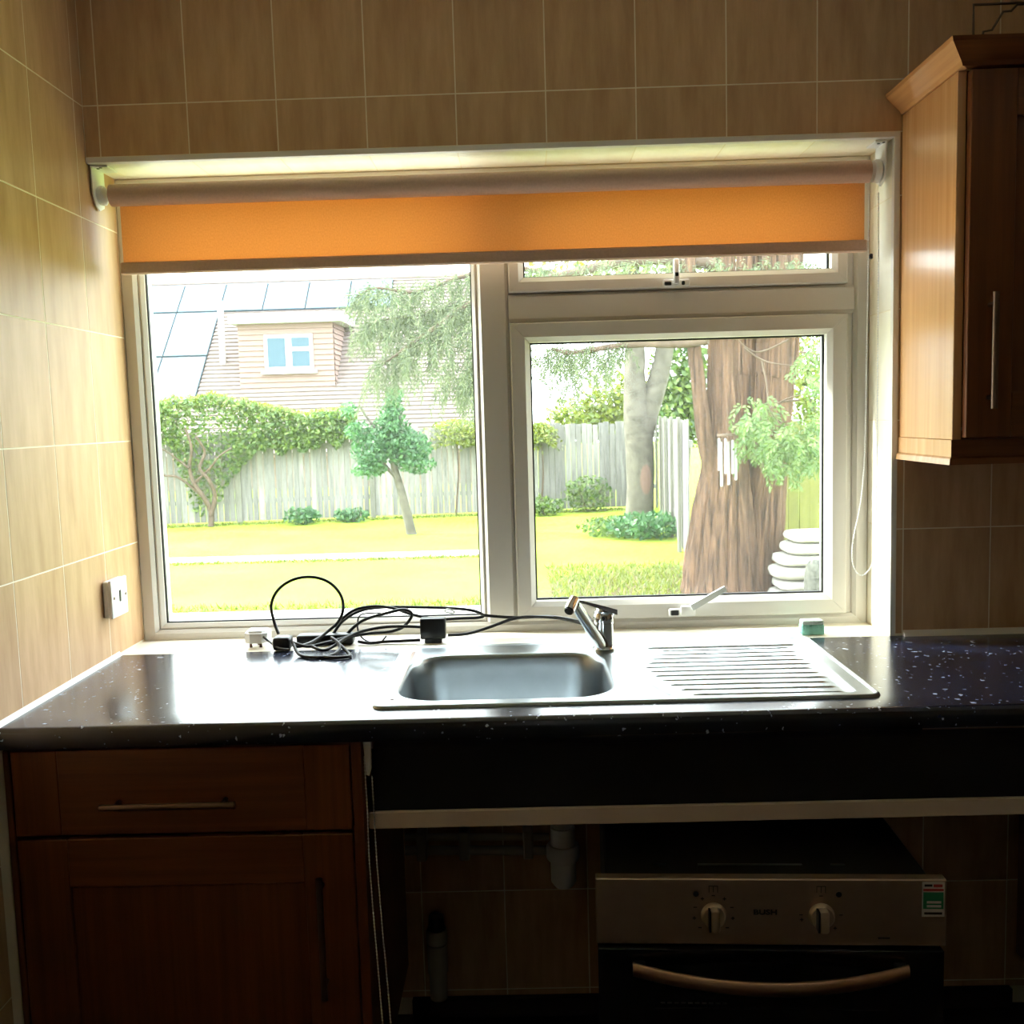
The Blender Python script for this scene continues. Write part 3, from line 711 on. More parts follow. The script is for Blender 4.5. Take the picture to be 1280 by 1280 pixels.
UX0, UX1, UY = 1.822, 2.36, -.280
uc = thing('wall_cabinet', (2.09, -.165, .41), 'oak wall cabinet with cornice and light rail right of the window', 'cabinet')
MB().cbox(UX0, UX0+.018, UY+.002, -.0025, .462, 1.172, .0012).build('side_panel', M['litside'], uc)
MB().cbox(UX1-.018, UX1, UY+.002, -.0025, .462, 1.172, .0012).build('side_panel', M['oak'], uc)
MB().box(UX0+.018, UX1-.018, UY+.002, -.0025, .462, .480).build('bottom_panel', M['oakx'], uc)
MB().box(UX0+.018, UX1-.018, UY+.002, -.0025, 1.154, 1.172).build('top_panel', M['oakx'], uc)
MB().box(UX0+.018, UX1-.018, -.010, -.0025, .480, 1.154).build('back_panel', M['oak'], uc)
d3 = shaker(uc, UX0+.017, UX1-.002, .466, 1.168, UY-.021, .020, .088)
bar_handle(d3, (1.881, UY-.021, .522), (1.881, UY-.021, .746), .026)
def moulding(name, parent, prof, mat_s, mat_f):
    """profile (out, z) swept along the left side then along the front with a mitre"""
    n = len(prof)
    vs = [(UX0-o, -.003, z) for o, z in prof]+[(UX0-o, UY-.022-o, z) for o, z in prof]
    fs = [(i, (i+1) % n, n+(i+1) % n, n+i) for i in range(n)]+[tuple(range(n)), tuple(range(n, 2*n))]
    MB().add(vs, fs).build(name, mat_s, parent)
    vs = [(UX0-o+.0003, UY-.022-o, z) for o, z in prof]+[(UX1, UY-.022-o, z) for o, z in prof]
    MB().add(vs, fs).build(name, mat_f, parent)
cor = [(-.018, 1.1725), (.003, 1.1725), (.007, 1.180), (.036, 1.208), (.038, 1.216), (-.018, 1.216)]
moulding('cornice', uc, cor, streaks('oak_lit_depth_grain', (.50,.23,.085), (.66,.34,.14), (70, 2.2, 70), rough=.36, rand=.05), M['oakx'])  # cornice side lightened to paint in window light; front stays plain oak
lr = [(-.018, .4615), (.002, .4615), (.002, .428), (.006, .424), (.008, .412), (-.018, .412)]
nlr = len(lr)
vs = [(UX0-o, -.003, z) for o, z in lr]+[(UX0-o, UY+.003-o, z) for o, z in lr]
fs = [(i, (i+1) % nlr, nlr+(i+1) % nlr, nlr+i) for i in range(nlr)]+[tuple(range(nlr)), tuple(range(nlr, 2*nlr))]
MB().add(vs, fs).build('light_rail', M['litside'], uc)
vs = [(UX0-o+.0003, UY+.003-o, z) for o, z in lr]+[(UX1, UY+.003-o, z) for o, z in lr]
MB().add(vs, fs).build('light_rail', M['oakx'], uc)

wr_ = thing('wire_rack', (1.95, -.2, 1.216), 'bent wire rack standing on top of the wall cabinet', 'wire rack')
yy = -.25
def wpt(px, py, Y=yy): return tuple(at(px, py, Y))
zf = 1.2190
a_ = np.array(wpt(1217, 45)); a_[2] = zf; b_ = np.array(wpt(1217, 6)); c_ = np.array(wpt(1305, 2))
MB().tube([a_, b_, c_, (c_[0], yy, zf)], .0028, 8).build('frame_wire', M['wire'], wr_)
pts = [wpt(1227,43), wpt(1231,38), wpt(1242,36), wpt(1256,13), wpt(1266,12), wpt(1274,4), wpt(1290,3)]
pts[0] = (pts[0][0], yy+.004, zf); MB().tube([(p[0], yy+.006, p[2]) for p in pts], .0024, 8).build('brace_wire', M['wire'], wr_)
MB().tube([a_+np.array((0,0,.001)), a_+np.array((0,.16,.001))], .0026, 8).build('foot_wire', M['wire'], wr_)

# roller blind under the worktop with its white bottom bar
ub = thing('undercounter_blind', (1.38, -.5, -.22), 'black roller blind hanging under the worktop with a white bottom bar', 'blind')
MB().tube([(.675, -.482, -.068), (2.09, -.482, -.068)], .019, 20).build('roll', M['bandark'], ub, smooth=40)
MB().box(.668, 2.096, -.5025, -.5013, -.19, -.068).build('fabric', M['bandark'], ub)
MB().cbox(.661, 2.100, -.510, -.494, -.2185, -.186, .002).build('bottom_bar', M['barw'], ub)
MB().prism([(-.513, -.0415), (-.455, -.0415), (-.457, -.09), (-.470, -.105), (-.500, -.110), (-.512, -.095)], 'x', .6605, .6645).build('bracket', M['whitep'], ub)
MB().prism([(.6575, -.0415), (.6725, -.0415), (.6715, -.100), (.667, -.112), (.662, -.110), (.660, -.075)], 'y', -.521, -.513).build('bracket_cover', M['whitep'], ub)
cp = [at(455,945,-.524), at(459,1010,-.524), at(462,1080,-.524), at(470,1180,-.524), at(478,1275,-.524), at(484,1360,-.524), at(491,1372,-.519), at(492,1340,-.515), at(487,1260,-.512), at(478,1160,-.516), at(470,1060,-.514), at(465,970,-.514)]
bead_chain(ub, [tuple(p) for p in cp], r=.0021, pitch=.0068)

# pipes and waste under the sink
wpz = thing('waste_pipe', (.86, -.03, -.55), 'white plastic sink waste pipe and trap under the sink', 'pipe')
MB().tube([(.66, -.035, -.445), (1.0, -.035, -.452)], .0085, 12).build('upper_pipe', M['greyp'], wpz, smooth=40)
MB().tube([(.66, -.035, -.478), (1.02, -.035, -.486)], .011, 12).build('lower_pipe', M['greyp'], wpz, smooth=40)
for x_ in (.70, .80, .95): MB().cbox(x_-.012, x_+.012, -.052, -.0005, -.500, -.432, .003).build('pipe_clip', M['greyp'], wpz)
MB().lathe([(.028,.0),(.028,-.05)], (1.03, -.10, -.40), 'z', 20).build('trap_inlet', M['whitep'], wpz, smooth=40)
MB().lathe([(.034,.0),(.038,-.005),(.038,-.032),(.033,-.038)], (1.03, -.10, -.440), 'z', 20).build('trap_nut', M['whitep'], wpz, smooth=40)
MB().lathe([(.029,.0),(.029,-.05),(.020,-.062)], (1.03, -.10, -.478), 'z', 20).build('trap_bottle', M['whitep'], wpz, smooth=40)
MB().lathe([(.022,.25),(.022,.0)], (1.03, -.10, -.40), 'z', 16).build('trap_tail', M['whitep'], wpz, smooth=40)
MB().tube([(1.03,-.10,-.482), (1.03,-.04,-.484)], .016, 14).build('outlet_elbow', M['whitep'], wpz, smooth=40)
sdp = thing('stand_pipe', (.727, -.035, -.84), 'capped vertical stand pipe fixed low on the tiled wall', 'pipe')
MB().lathe([(.021,.0),(.021,.065),(.024,.066),(.024,.135),(.021,.136)], (.727, -.035, -.845), 'z', 20).build('pipe', M['greyp'], sdp, smooth=40)
MB().lathe([(.023,.0),(.025,.004),(.025,.03),(.022,.034)], (.727, -.035, -.707), 'z', 20).build('collar', M['greyp'], sdp, smooth=40)
MB().lathe([(.022,.0),(.019,.008),(.018,.03),(.010,.036)], (.727, -.035, -.672), 'z', 20).build('cap', M['black'], sdp, smooth=40)
MB().cbox(.712, .742, -.020, -.0005, -.79, -.77, .002).build('pipe_clip', M['greyp'], sdp)

# ------------------------------------------------------------------ oven, set slightly askew in the gap
OW, OX, OY, OZ = .60, 1.370, -.620, -.276
ov = thing('built_in_oven', (OX, OY, ZF), 'stainless and black glass electric oven standing below the worktop', 'oven')
# parts are built square, then the whole oven turns a few degrees
def O(mb_, n, m, par=None, **k): return mb_.build(n, m, par or ov, **k)
xL, xR = OX-OW/2, OX+OW/2
O(MB().cbox(xL+.018, xR-.022, OY+.020, OY+.53, ZF+.05, OZ-.004, .004), 'body', M['ovenbody'])
for x_ in (xL+.05, xR-.09):
    for y_ in (OY+.05, OY+.46): O(MB().box(x_, x_+.04, y_, y_+.04, ZF, ZF+.052), 'foot', M['black'])
cpn = thing('control_panel', (OX, OY, OZ-.12), None, None); cpn.parent = ov; cpn.location = (ORG[cpn.name]-ORG[ov.name]).tolist()
O(MB().cbox(xL, xR, OY, OY+.022, OZ-.120, OZ, .002), 'fascia', M['ovensteel'], cpn)
def knob(x):
    z = OZ-.064
    k = O(MB().lathe([(.0215,0),(.0225,-.003),(.021,-.010),(.019,-.012)][::-1], (x, OY-.0003, z), 'y', 28), 'knob', M['knob'], cpn, smooth=40)
    O(MB().cbox(x-.0075, x+.0075, OY-.030, OY-.011, z-.020, z+.020, .004, 2), 'knob_grip', M['knob'], cpn, smooth=40)
    O(MB().box(x-.011, x-.0076, OY-.0285, OY-.012, z-.018, z+.018), 'knob_grip_shadow', M['black'], cpn)  # black strip beside the grip paints in its shadow
    O(MB().lathe([(.005,0),(.005,.0012)], (x+(-.030 if x < OX else .030), OY-.001, z+.037), 'y', 14), 'pilot_lamp', M['black'], cpn)
    mk = MB()
    for i in range(9 if x < OX else 5):
        a = math.radians(90+(i-4)*34) if x < OX else math.radians((180, 195, 0, 315, 90)[i])
        u_, v_ = x+.034*math.cos(a), z+.034*math.sin(a)
        mk.box(u_-.003, u_+.003, OY-.0006, OY+.001, v_-.0008, v_+.0008); 
        if i % 2: mk.box(u_-.0008, u_+.0008, OY-.0006, OY+.001, v_-.003, v_+.003)
    zz = z+.046
    for (u0, u1, v0, v1) in ((-.008,-.0068,-.006,.006),(.0068,.008,-.006,.006),(-.008,.008,.0048,.006),(-.0006,.0006,-.006,.006)):
        mk.box(x+u0, x+u1, OY-.0006, OY+.001, zz+v0, zz+v1)
    o = O(mk, 'dial_marks', M['print'], cpn); o['kind'] = 'stuff'
knob(1.274); knob(1.458)
def lettering(name, body, size, loc, mat, parent, extrude=.0003, sx=1.0):
    cu = bpy.data.curves.new(name, 'FONT'); cu.body = body; cu.size = size; cu.extrude = extrude; cu.align_x = 'CENTER'; cu.align_y = 'CENTER'; cu.offset = .0004
    ob = bpy.data.objects.new(name, cu); COL.objects.link(ob)
    dg = bpy.context.evaluated_depsgraph_get(); me = bpy.data.meshes.new_from_object(ob.evaluated_get(dg))
    bpy.data.objects.remove(ob); me.materials.clear(); me.materials.append(mat)
    o = bpy.data.objects.new(name, me); COL.objects.link(o); o.parent = parent
    o.location = (np.array(loc)-ORG[parent.name]).tolist(); o.rotation_euler = (math.pi/2, 0, 0); o.scale = (sx, 1, 1)
    return o
lettering('brand_lettering', 'BUSH', .0125, (1.363, OY-.0004, OZ-.060), M['print'], cpn, sx=1.35)
O(MB().box(1.555, 1.575, OY-.0004, OY+.001, OZ-.107, OZ-.104), 'small_print', M['print'], cpn)
st = O(MB().box(1.628, 1.666, OY-.0005, OY+.001, OZ-.066, OZ-.004), 'energy_sticker', M['stickw'], cpn)
O(MB().box(1.630, 1.664, OY-.0008, OY, OZ-.020, OZ-.016), 'sticker_stripe', M['stickr'], cpn)
O(MB().box(1.632, 1.645, OY-.0008, OY, OZ-.012, OZ-.008), 'sticker_emblem', M['print'], cpn)
O(MB().box(1.647, 1.662, OY-.0008, OY, OZ-.013, OZ-.008), 'sticker_stripe', M['stickr'], cpn)
O(MB().box(1.630, 1.664, OY-.0008, OY, OZ-.052, OZ-.022), 'sticker_panel', M['stickg'], cpn)
for k in range(2): O(MB().box(1.636, 1.660, OY-.0011, OY, OZ-.042-.007*k, OZ-.038-.007*k), 'sticker_bar', M['stickw'], cpn)
O(MB().box(1.632, 1.662, OY-.0008, OY, OZ-.062, OZ-.058), 'sticker_print', M['print'], cpn)
od = thing('oven_door', (OX, OY, ZF+.06), None, None); od.parent = ov; od.location = (ORG[od.name]-ORG[ov.name]).tolist()
O(MB().cbox(xL+.002, xR-.004, OY-.004, OY+.018, ZF+.075, OZ-.126, .002), 'door_glass', M['ovenglass'], od)
O(MB().cbox(xL+.10, xR-.10, OY-.0055, OY-.003, ZF+.16, OZ-.235, .0005), 'viewing_window', M['ovenglass'], od)
for k in range(10): O(MB().box(xL+.11+k*.012, xL+.118+k*.012, OY-.0062, OY-.004, OZ-.226, OZ-.224), 'printed_dash', M['print'], od)
hp = []
for t in np.linspace(-1, 1, 21): hp.append((OX-.003+.235*t, OY-.016-.040*(1-t*t), OZ-.157-.010*(1-t*t)))
mb = MB(); vs = []
for i, p in enumerate(hp):
    for a in range(12):
        an = 2*math.pi*a/12; vs.append((p[0], p[1]+.008*math.cos(an), p[2]+.0125*math.sin(an)))
O(mb.add(vs, [(i*12+k, i*12+(k+1) % 12, i*12+12+(k+1) % 12, i*12+12+k) for i in range(20) for k in range(12)]+[tuple(range(12)), tuple(range(240, 252))]), 'door_handle', plain('copper_toned_steel', (.50,.29,.19), .32, 1), od, smooth=50)
for x_ in (hp[0][0]+.012, hp[-1][0]-.012): O(MB().cbox(x_-.010, x_+.010, OY-.020, OY-.003, OZ-.167, OZ-.147, .002), 'handle_end', M['black'], od)
for x0_, x1_ in ((1.255, 1.44), (1.49, 1.515), (1.175, 1.198)): O(MB().box(x0_, x1_, OY+.060, OY+.066, OZ-.0045, OZ-.003), 'vent_slot', M['steel'])
ov.rotation_euler = (0, 0, math.radians(-3.0))

# ================================================================== garden
ZG = -1.25
GC = (0, 10, ZG)
gm = MB(); gm.box(-40, 40, .30, 60, ZG-.3, ZG)
lawn = struct(gm.build('lawn_ground', M['lawn']))
# pale paved strips
def strip(name, y0, y1, x0, x1, slope=0.0, z=.012):
    mb = MB(); mb.add([(x0,y0+slope*x0,ZG-.02),(x1,y0+slope*x1,ZG-.02),(x1,y1+slope*x1,ZG-.02),(x0,y1+slope*x0,ZG-.02),
                       (x0,y0+slope*x0,ZG+z),(x1,y0+slope*x1,ZG+z),(x1,y1+slope*x1,ZG+z),(x0,y1+slope*x0,ZG+z)],
                      [(3,2,1,0),(4,5,6,7),(0,1,5,4),(1,2,6,5),(2,3,7,6),(3,0,4,7)])
    return struct(mb.build(name, M['paving']))
strip('garden_path', 10.25, 10.75, -9, 1.0)
strip('patio', .32, 6.85, -9, .95)
strip('garden_path', 6.85, 9.6, .62, .98)

LEAF = [(-.5,0,0),(0,-.28,.06),(.5,0,0),(0,.28,.06)]
def put_leaf(mb, c, d, up, s, w=1.0):
    d = Vector(d).normalized(); n = Vector(up); n = (n-d*n.dot(d)); n = n.normalized() if n.length > 1e-5 else d.orthogonal().normalized(); b = d.cross(n)
    mb.add([c-d*(s*.5), c+b*(s*.28*w)+n*(s*.07), c+d*(s*.5), c-b*(s*.28*w)+n*(s*.07)], [(0,1,2),(0,2,3)])
def rv(): return Vector((random.gauss(0,1), random.gauss(0,1), random.gauss(0,1)))
def blob_leaves(mb, c, r, n, s):
    c = Vector(c)
    for _ in range(n):
        v = rv().normalized(); k = random.random()**.45
        p = c+Vector((v.x*r[0]*k, v.y*r[1]*k, v.z*r[2]*k))
        put_leaf(mb, p, rv(), v+rv()*.6+Vector((0,-.3,.5)), s*random.uniform(.6, 1.3))
def tubes(mb, pts, r0, r1, seg=7, n=5, wob=0, flute=None):
    P = smooth_path(pts, n); m = len(P)
    if wob: P = [p+Vector((noise.noise(p*1.7)*wob, noise.noise(p*1.7+Vector((9,0,0)))*wob, 0)) for p in P]
    mb.tube(P, [r0+(r1-r0)*i/(m-1) for i in range(m)], seg, shape=flute)

# ---- rear fence: upright boards between posts
def fence(name, p0, p1, h, label, group, board, post, bw=.105, post_every=2.0, h_jit=.02):
    p0, p1 = np.array(p0, float), np.array(p1, float); L = np.linalg.norm(p1-p0); d = (p1-p0)/L; nrm = np.array((d[1], -d[0]))
    f = thing(name, (p0[0], p0[1], ZG), label, 'fence'); ang = math.atan2(d[1], d[0]); f.rotation_euler = (0, 0, ang)
    me = MB().cbox(-bw/2+.004, bw/2-.004, -.011, .011, .03, h, .003); bm_ = bpy.data.meshes.new('board'); bm_.from_pydata(me.v, [], me.f); bm_.materials.append(board)
    n = int(L/bw)
    for i in range(n):
        o = bpy.data.objects.new('board', bm_); COL.objects.link(o); o.parent = f
        o.location = ((i+.5)*bw, random.uniform(-.007, .007), 0); o.scale = (1, 1, 1+random.uniform(-h_jit, h_jit)); o.rotation_euler = (0, random.uniform(-.008,.008), random.uniform(-.06,.06))
    k = 0
    while k*post_every < L+.01:
        x = k*post_every
        v = MB().cbox(x-.05, x+.05, -.075, -.03, 0, h+.06, .006); m2 = bpy.data.meshes.new('post'); m2.from_pydata(v.v, [], v.f); m2.materials.append(post)
        o = bpy.data.objects.new('post', m2); COL.objects.link(o); o.parent = f; k += 1
    for z in (.35, h-.3):
        v = MB().box(0, L, .014, .06, z, z+.08); m2 = bpy.data.meshes.new('rail'); m2.from_pydata(v.v, [], v.f); m2.materials.append(board)
        o = bpy.data.objects.new('rail', m2); COL.objects.link(o); o.parent = f
    return f
fence('rear_fence', (-9.0, 14.75), (3.45, 16.25), 1.62, 'weathered grey board fence at the far end of the lawn', None, M['fence'], M['fencep'], post_every=2.4)
fence('side_fence', (3.5, 16.1), (2.90, 9.3), 1.66, 'pale board fence running along the garden side behind the trunks', None, M['fence'], M['fencep'], post_every=1.5)
fence('mossy_fence', (3.15, 9.25), (8.0, 10.2), 1.62, 'yellow green mossy board fence behind the big trunk', None, M['fenceg'], M['fencep'], bw=.14)

# ---- neighbour's house
hs_ = thing('neighbour_house', (-5.5, 28, ZG), 'tiled house with dormer and solar panels beyond the fence', 'house')
s2 = math.sqrt(.5)
RN, RC = np.array((0, -s2, s2)), None
Pd = at(360, 486, 25.8)                       # foot of the dormer on the 45 degree roof
RC = float(RN@Pd)
def roof_y(z): return (z*s2-RC)/s2
def roofpt(px, py): return on_plane(px, py, RN, RC)
zr_top = roofpt(400, 350)[2]; z_eave = -.3
xl, xr_ = -17.0, .75
MB().box(xl+.3, xr_-.3, roof_y(z_eave)+.35, roof_y(z_eave)+8.5, ZG-.0, z_eave).build('wall', M['brick'], hs_)
yt = roof_y(zr_top)
MB().prism([(roof_y(z_eave)-.02, z_eave-.08), (yt, zr_top-.06), (yt+(zr_top-z_eave), z_eave-.08)], 'x', xl, xr_).build('roof_deck', M['brick'], hs_)
mb = MB(); n = 44
for i in range(n):
    a, b = z_eave+(zr_top-z_eave)*i/n, z_eave+(zr_top-z_eave)*(i+1)/n
    ya, yb = roof_y(a), roof_y(b)
    mb.add([(xl, ya-.03, a+.03), (xr_, ya-.03, a+.03), (xr_, yb+.01, b+.004), (xl, yb+.01, b+.004), (xl, ya, a-.01), (xr_, ya, a-.01)], [(0,1,2,3),(4,5,1,0)])
mb.build('tile_courses', M['rooftile'], hs_, fix=False)['kind'] = 'stuff'
MB().tube([(xl, yt, zr_top+.02), (xr_, yt, zr_top+.02)], .10, 10).build('ridge', M['rooftile'], hs_)
M['pvgap'] = plain('dark_gap_backing', (.012,.016,.02), .8)
# solar panels: an upper row behind the dormer and two more rows on the left
def pv(c0, c1, za, zb):
    mb = MB(); o = .085
    q = [(c0, roof_y(za), za), (c1, roof_y(za), za), (c1, roof_y(zb), zb), (c0, roof_y(zb), zb)]
    lo = [(x, y-o*s2*.6, z+o*s2*.6) for x, y, z in q]; hi = [(x, y-o*s2, z+o*s2) for x, y, z in q]
    p = mb.add(lo+hi, [(3,2,1,0),(4,5,6,7),(0,1,5,4),(1,2,6,5),(2,3,7,6),(3,0,4,7)]).build('solar_panel', M['pv'], hs_)
za1, zb1 = roofpt(300, 391)[2], zr_top-.12
za2 = roofpt(230, 448)[2]; za3 = za2-(za1-za2)
X1 = roofpt(275, 392)[0]; wpv = roofpt(331, 388)[0]-roofpt(278, 389)[0]
for k in range(-5, 4): pv(X1+k*wpv+.02, X1+(k+1)*wpv-.02, za1+.03, zb1)
for k in range(-5, 0):
    pv(X1+k*wpv+.02, X1+(k+1)*wpv-.02, za2+.03, za1-.03); pv(X1+k*wpv+.02, X1+(k+1)*wpv-.02, za3+.03, za2-.03)
def pv_bed(c0, c1, za, zb):
    q = [(c0, roof_y(za), za), (c1, roof_y(za), za), (c1, roof_y(zb), zb), (c0, roof_y(zb), zb)]
    MB().add([(x, y-.0, z+.0) for x, y, z in q]+[(x, y-.034, z+.034) for x, y, z in q], [(3,2,1,0),(4,5,6,7),(0,1,5,4),(1,2,6,5),(2,3,7,6),(3,0,4,7)]).build('gap_backing', M['pvgap'], hs_)  # dark sheet added under the panels to paint their gaps dark
pv_bed(X1-5*wpv, X1+4*wpv, za1, zb1); pv_bed(X1-5*wpv, X1, za3, za1)
# dormer
dm = thing('dormer', tuple(Pd), None, None); dm.parent = hs_; dm.location = (ORG[dm.name]-ORG[hs_.name]).tolist()
dx0, dx1 = at(299, 450, 25.8)[0], at(418, 450, 25.8)[0]; dz0, dz1 = Pd[2]-.1, at(360, 404, 25.8)[2]; yd = 25.8
MB().prism([(yd+.03, dz0), (yd+.03, dz1), (roof_y(dz1)+.3, dz1), (roof_y(dz0)+.3, dz0)], 'x', dx0+.02, dx1-.02).build('dormer_core', M['brick'], dm)
mb = MB(); n = 13
for i in range(n):
    a, b = dz0+(dz1-dz0)*i/n, dz0+(dz1-dz0)*(i+1)/n
    mb.add([(dx0, yd-.035, a), (dx1, yd-.035, a), (dx1, yd, b), (dx0, yd, b), (dx0, yd+.02, a), (dx1, yd+.02, a)], [(0,1,2,3),(4,5,1,0)])
    ye = roof_y(a)+.2
    mb.add([(dx1+.035, yd-.02, a), (dx1+.035, ye, a), (dx1, ye, b), (dx1, yd-.02, b), (dx1-.02, yd-.02, a), (dx1-.02, ye, a)], [(0,1,2,3),(4,5,1,0)])
mb.build('hung_tiles', M['hungtile'], dm, fix=False)['kind'] = 'stuff'
MB().box(dx0-.18, dx1+.30, yd-.28, roof_y(dz1)+.5, dz1, dz1+.28).build('flat_roof', M['hwhite'], dm)
wx0, wx1, wz0, wz1 = at(331, 440, yd)[0], at(392, 440, yd)[0], at(360, 463, yd)[2], at(360, 418, yd)[2]
fr_ = MB(); 
def hbar(a, b, c, d_): MB().box(a, b, yd-.07, yd+.02, c, d_).build('window_bar', M['hwhite'], dm)
t_ = .10; xm = (wx0+wx1)/2
hbar(wx0, wx1, wz0, wz0+t_); hbar(wx0, wx1, wz1-t_, wz1); hbar(wx0, wx0+t_, wz0+t_, wz1-t_); hbar(wx1-t_, wx1, wz0+t_, wz1-t_); hbar(xm-.09, xm+.09, wz0+t_, wz1-t_)
zz = wz1-.42; hbar(xm+.09, wx1-t_, zz-.06, zz+.06)
for a, b, c, d_ in ((wx0+t_, xm-.09, wz0+t_, wz1-t_), (xm+.09, wx1-t_, wz0+t_, zz-.06), (xm+.09, wx1-t_, zz+.06, wz1-t_)):
    MB().box(a, b, yd-.055, yd-.035, c, d_).build('window_pane', M['hglass'], dm)
MB().box(wx0-.1, wx1+.1, yd-.14, yd+.02, wz0-.10, wz0-.01).build('window_sill', M['hwhite'], dm)
b0 = roofpt(280, 452); MB().tube([(b0[0], b0[1]-.08, b0[2]-.1), (b0[0], b0[1]-.08, b0[2]+1.75)], .09, 12).build('vent_pipe', M['hwhite'], hs_)

# ---- climber over the rear fence
def fence_y(x): return 14.75+(x+9.0)*(16.25-14.75)/12.45
iv = thing('climbing_shrub', (-4.9, 14.6, ZG), 'leafy climber with twisting bare stems spreading over the grey fence', 'climber')
mb = MB()
px_top = [(188,505),(215,498),(245,500),(262,492),(290,500),(320,505),(350,512),(375,518),(400,516),(430,512),(445,520)]
px_bot = [(188,552),(215,560),(240,640),(268,640),(285,605),(310,575),(335,560),(360,566),(380,562),(410,556),(445,552)]
def interp(T, x):
    for (a, ya), (b, yb) in zip(T, T[1:]):
        if a <= x <= b: return ya+(yb-ya)*(x-a)/(b-a)
    return T[0][1] if x < T[0][0] else T[-1][1]
for _ in range(9500):
    x = random.uniform(120, 446); t, b = interp(px_top, x), interp(px_bot, x)
    t += 6*noise.noise(Vector((x*.09, 0, 3))); b += 10*noise.noise(Vector((x*.07, 5, 3)))
    y = t+(b-t)*random.random()**(1.0 if b < 600 else 1.5)
    wx = at(x, y, 15)[0]; Y = fence_y(wx)-.1-abs(random.gauss(0, .16))
    p = Vector(at(x, y, Y)); put_leaf(mb, p, rv(), rv()*.7+Vector((0,-.8,.7)), random.uniform(.05, .11))
mb.build('foliage', M['ivy'], iv, fix=False)['kind'] = 'stuff'
mb = MB()
for _ in range(2800):
    x = random.uniform(120, 446); t = interp(px_top, x)+4*noise.noise(Vector((x*.09, 0, 3)))
    y = t+random.uniform(-4, 12); Y = fence_y(at(x, y, 15)[0])+random.uniform(-.3, .25)
    put_leaf(mb, Vector(at(x, y, Y)), rv(), rv()*.6+Vector((0,-.6,.9)), random.uniform(.045, .10))
mb.build('young_foliage', M['ivyy'], iv, fix=False)['kind'] = 'stuff'
mb = MB()
def pth(L, Y): return [tuple(at(x, y, Y)) for x, y in L]
Yi = 14.75
base_ = at(264, 662, Yi); 
for L, r0, r1 in (([(264,664),(263,640),(256,622),(243,604),(236,585),(240,560),(232,535)], .055, .02), ([(263,645),(268,620),(262,600),(250,585),(255,565),(245,545)], .045, .02),
                  ([(258,625),(240,610),(222,596),(205,594),(190,580)], .03, .012), ([(236,585),(222,575),(205,562),(190,560)], .022, .01), ([(243,604),(262,585),(275,570),(290,560)], .025, .012)):
    P = pth(L, Yi); P = [(p[0], p[1]+.04*math.sin(i*2), max(p[2], ZG)) for i, p in enumerate(P)]; tubes(mb, P, r0, r1, 7, 5)
mb.build('stems', M['twig'], iv, smooth=60)
h2 = thing('hedge_top', (.2, 15.6, ZG), 'yellow green climber mound topping the grey fence beside the young tree', 'climber')
mb = MB()
for cx_, w_, top, bot in ((570, 40, 524, 556), (600, 30, 527, 556), (640, 40, 526, 556), (676, 22, 528, 553)):
    for _ in range(1000):
        x = cx_+random.gauss(0, w_*.42); k = abs(x-cx_)/w_; y = top+12*k*k+(bot-top)*random.random()
        Y = fence_y(at(x, y, 15.6)[0])-.05+random.gauss(0, .2)-.1
        put_leaf(mb, Vector(at(x, y, Y)), rv(), rv()*.7+Vector((0,-.7,.8)), random.uniform(.045, .095))
mb.build('foliage', M['ivyy'], h2, fix=False)['kind'] = 'stuff'
mb = MB()
for x in (570, 640, 676): tubes(mb, [tuple(np.array(at(x, 645, fence_y(at(x,600,15.6)[0])-.15))*np.array((1,1,0))+np.array((0,0,ZG))), tuple(at(x+3, 590, fence_y(at(x,600,15.6)[0])-.13)), tuple(at(x, 545, fence_y(at(x,600,15.6)[0])-.1))], .02, .012, 6)
mb.build('stems', M['twig'], h2)

# ---- young tree on the lawn
yt_ = thing('young_tree', tuple(np.array((-.82, 12.82, ZG))), 'small young tree with dense green crown standing on the lawn', 'tree')
Yt = 12.82; mb = MB()
tubes(mb, [(-.82, Yt, ZG-.02)]+pth([(508,640),(501,612),(492,580),(488,545),(490,510)], Yt), .085, .03, 9, 5)
for L in ([(498,600),(475,575),(462,555)], [(492,580),(520,560),(532,545)], [(489,550),(465,530),(448,505)], [(490,560),(500,530),(493,495)]): tubes(mb, pth(L, Yt), .035, .012, 7, 5)
mb.build('trunk', M['bark2'], yt_, smooth=60)
mb = MB()
for x, y, rx, rz, n in ((490,520,.20,.32,420), (470,560,.42,.30,700), (510,560,.38,.28,650), (488,545,.40,.32,600), (462,585,.30,.16,300), (520,580,.32,.16,300), (448,538,.2,.18,180), (493,495,.14,.18,140), (436,512,.12,.15,60)):
    blob_leaves(mb, at(x, y, Yt), (rx, .38, rz), int(n*1.5), .08)
mb.build('foliage', M['shrub'], yt_, fix=False)['kind'] = 'stuff'

def shrub(name, px, py, Y, r, n, label, mat='shrub', s=.09, stems=5):
    b = np.array(at(px, py, Y)); b[2] = ZG
    t = thing(name, tuple(b), label, 'shrub'); mb = MB()
    blob_leaves(mb, (b[0], b[1], ZG+r[2]*.95), r, n, s); mb.build('foliage', M[mat], t, fix=False)['kind'] = 'stuff'
    mb = MB()
    for k in range(stems):
        a = random.uniform(0, 6.28); tubes(mb, [(b[0], b[1], ZG-.01), (b[0]+.3*r[0]*math.cos(a), b[1]+.3*r[1]*math.sin(a), ZG+r[2]*.6), (b[0]+.6*r[0]*math.cos(a), b[1]+.6*r[1]*math.sin(a), ZG+r[2]*1.3)], .012, .006, 5, 3)
    mb.build('stems', M['twig'], t); return t
shrub('low_shrub', 378, 648, 14.7, (.34,.25,.17), 320, 'low green shrub at the fence foot between climber and young tree')
shrub('low_shrub', 440, 648, 14.9, (.32,.22,.14), 260, 'low spreading shrub at the fence foot just by the young tree')
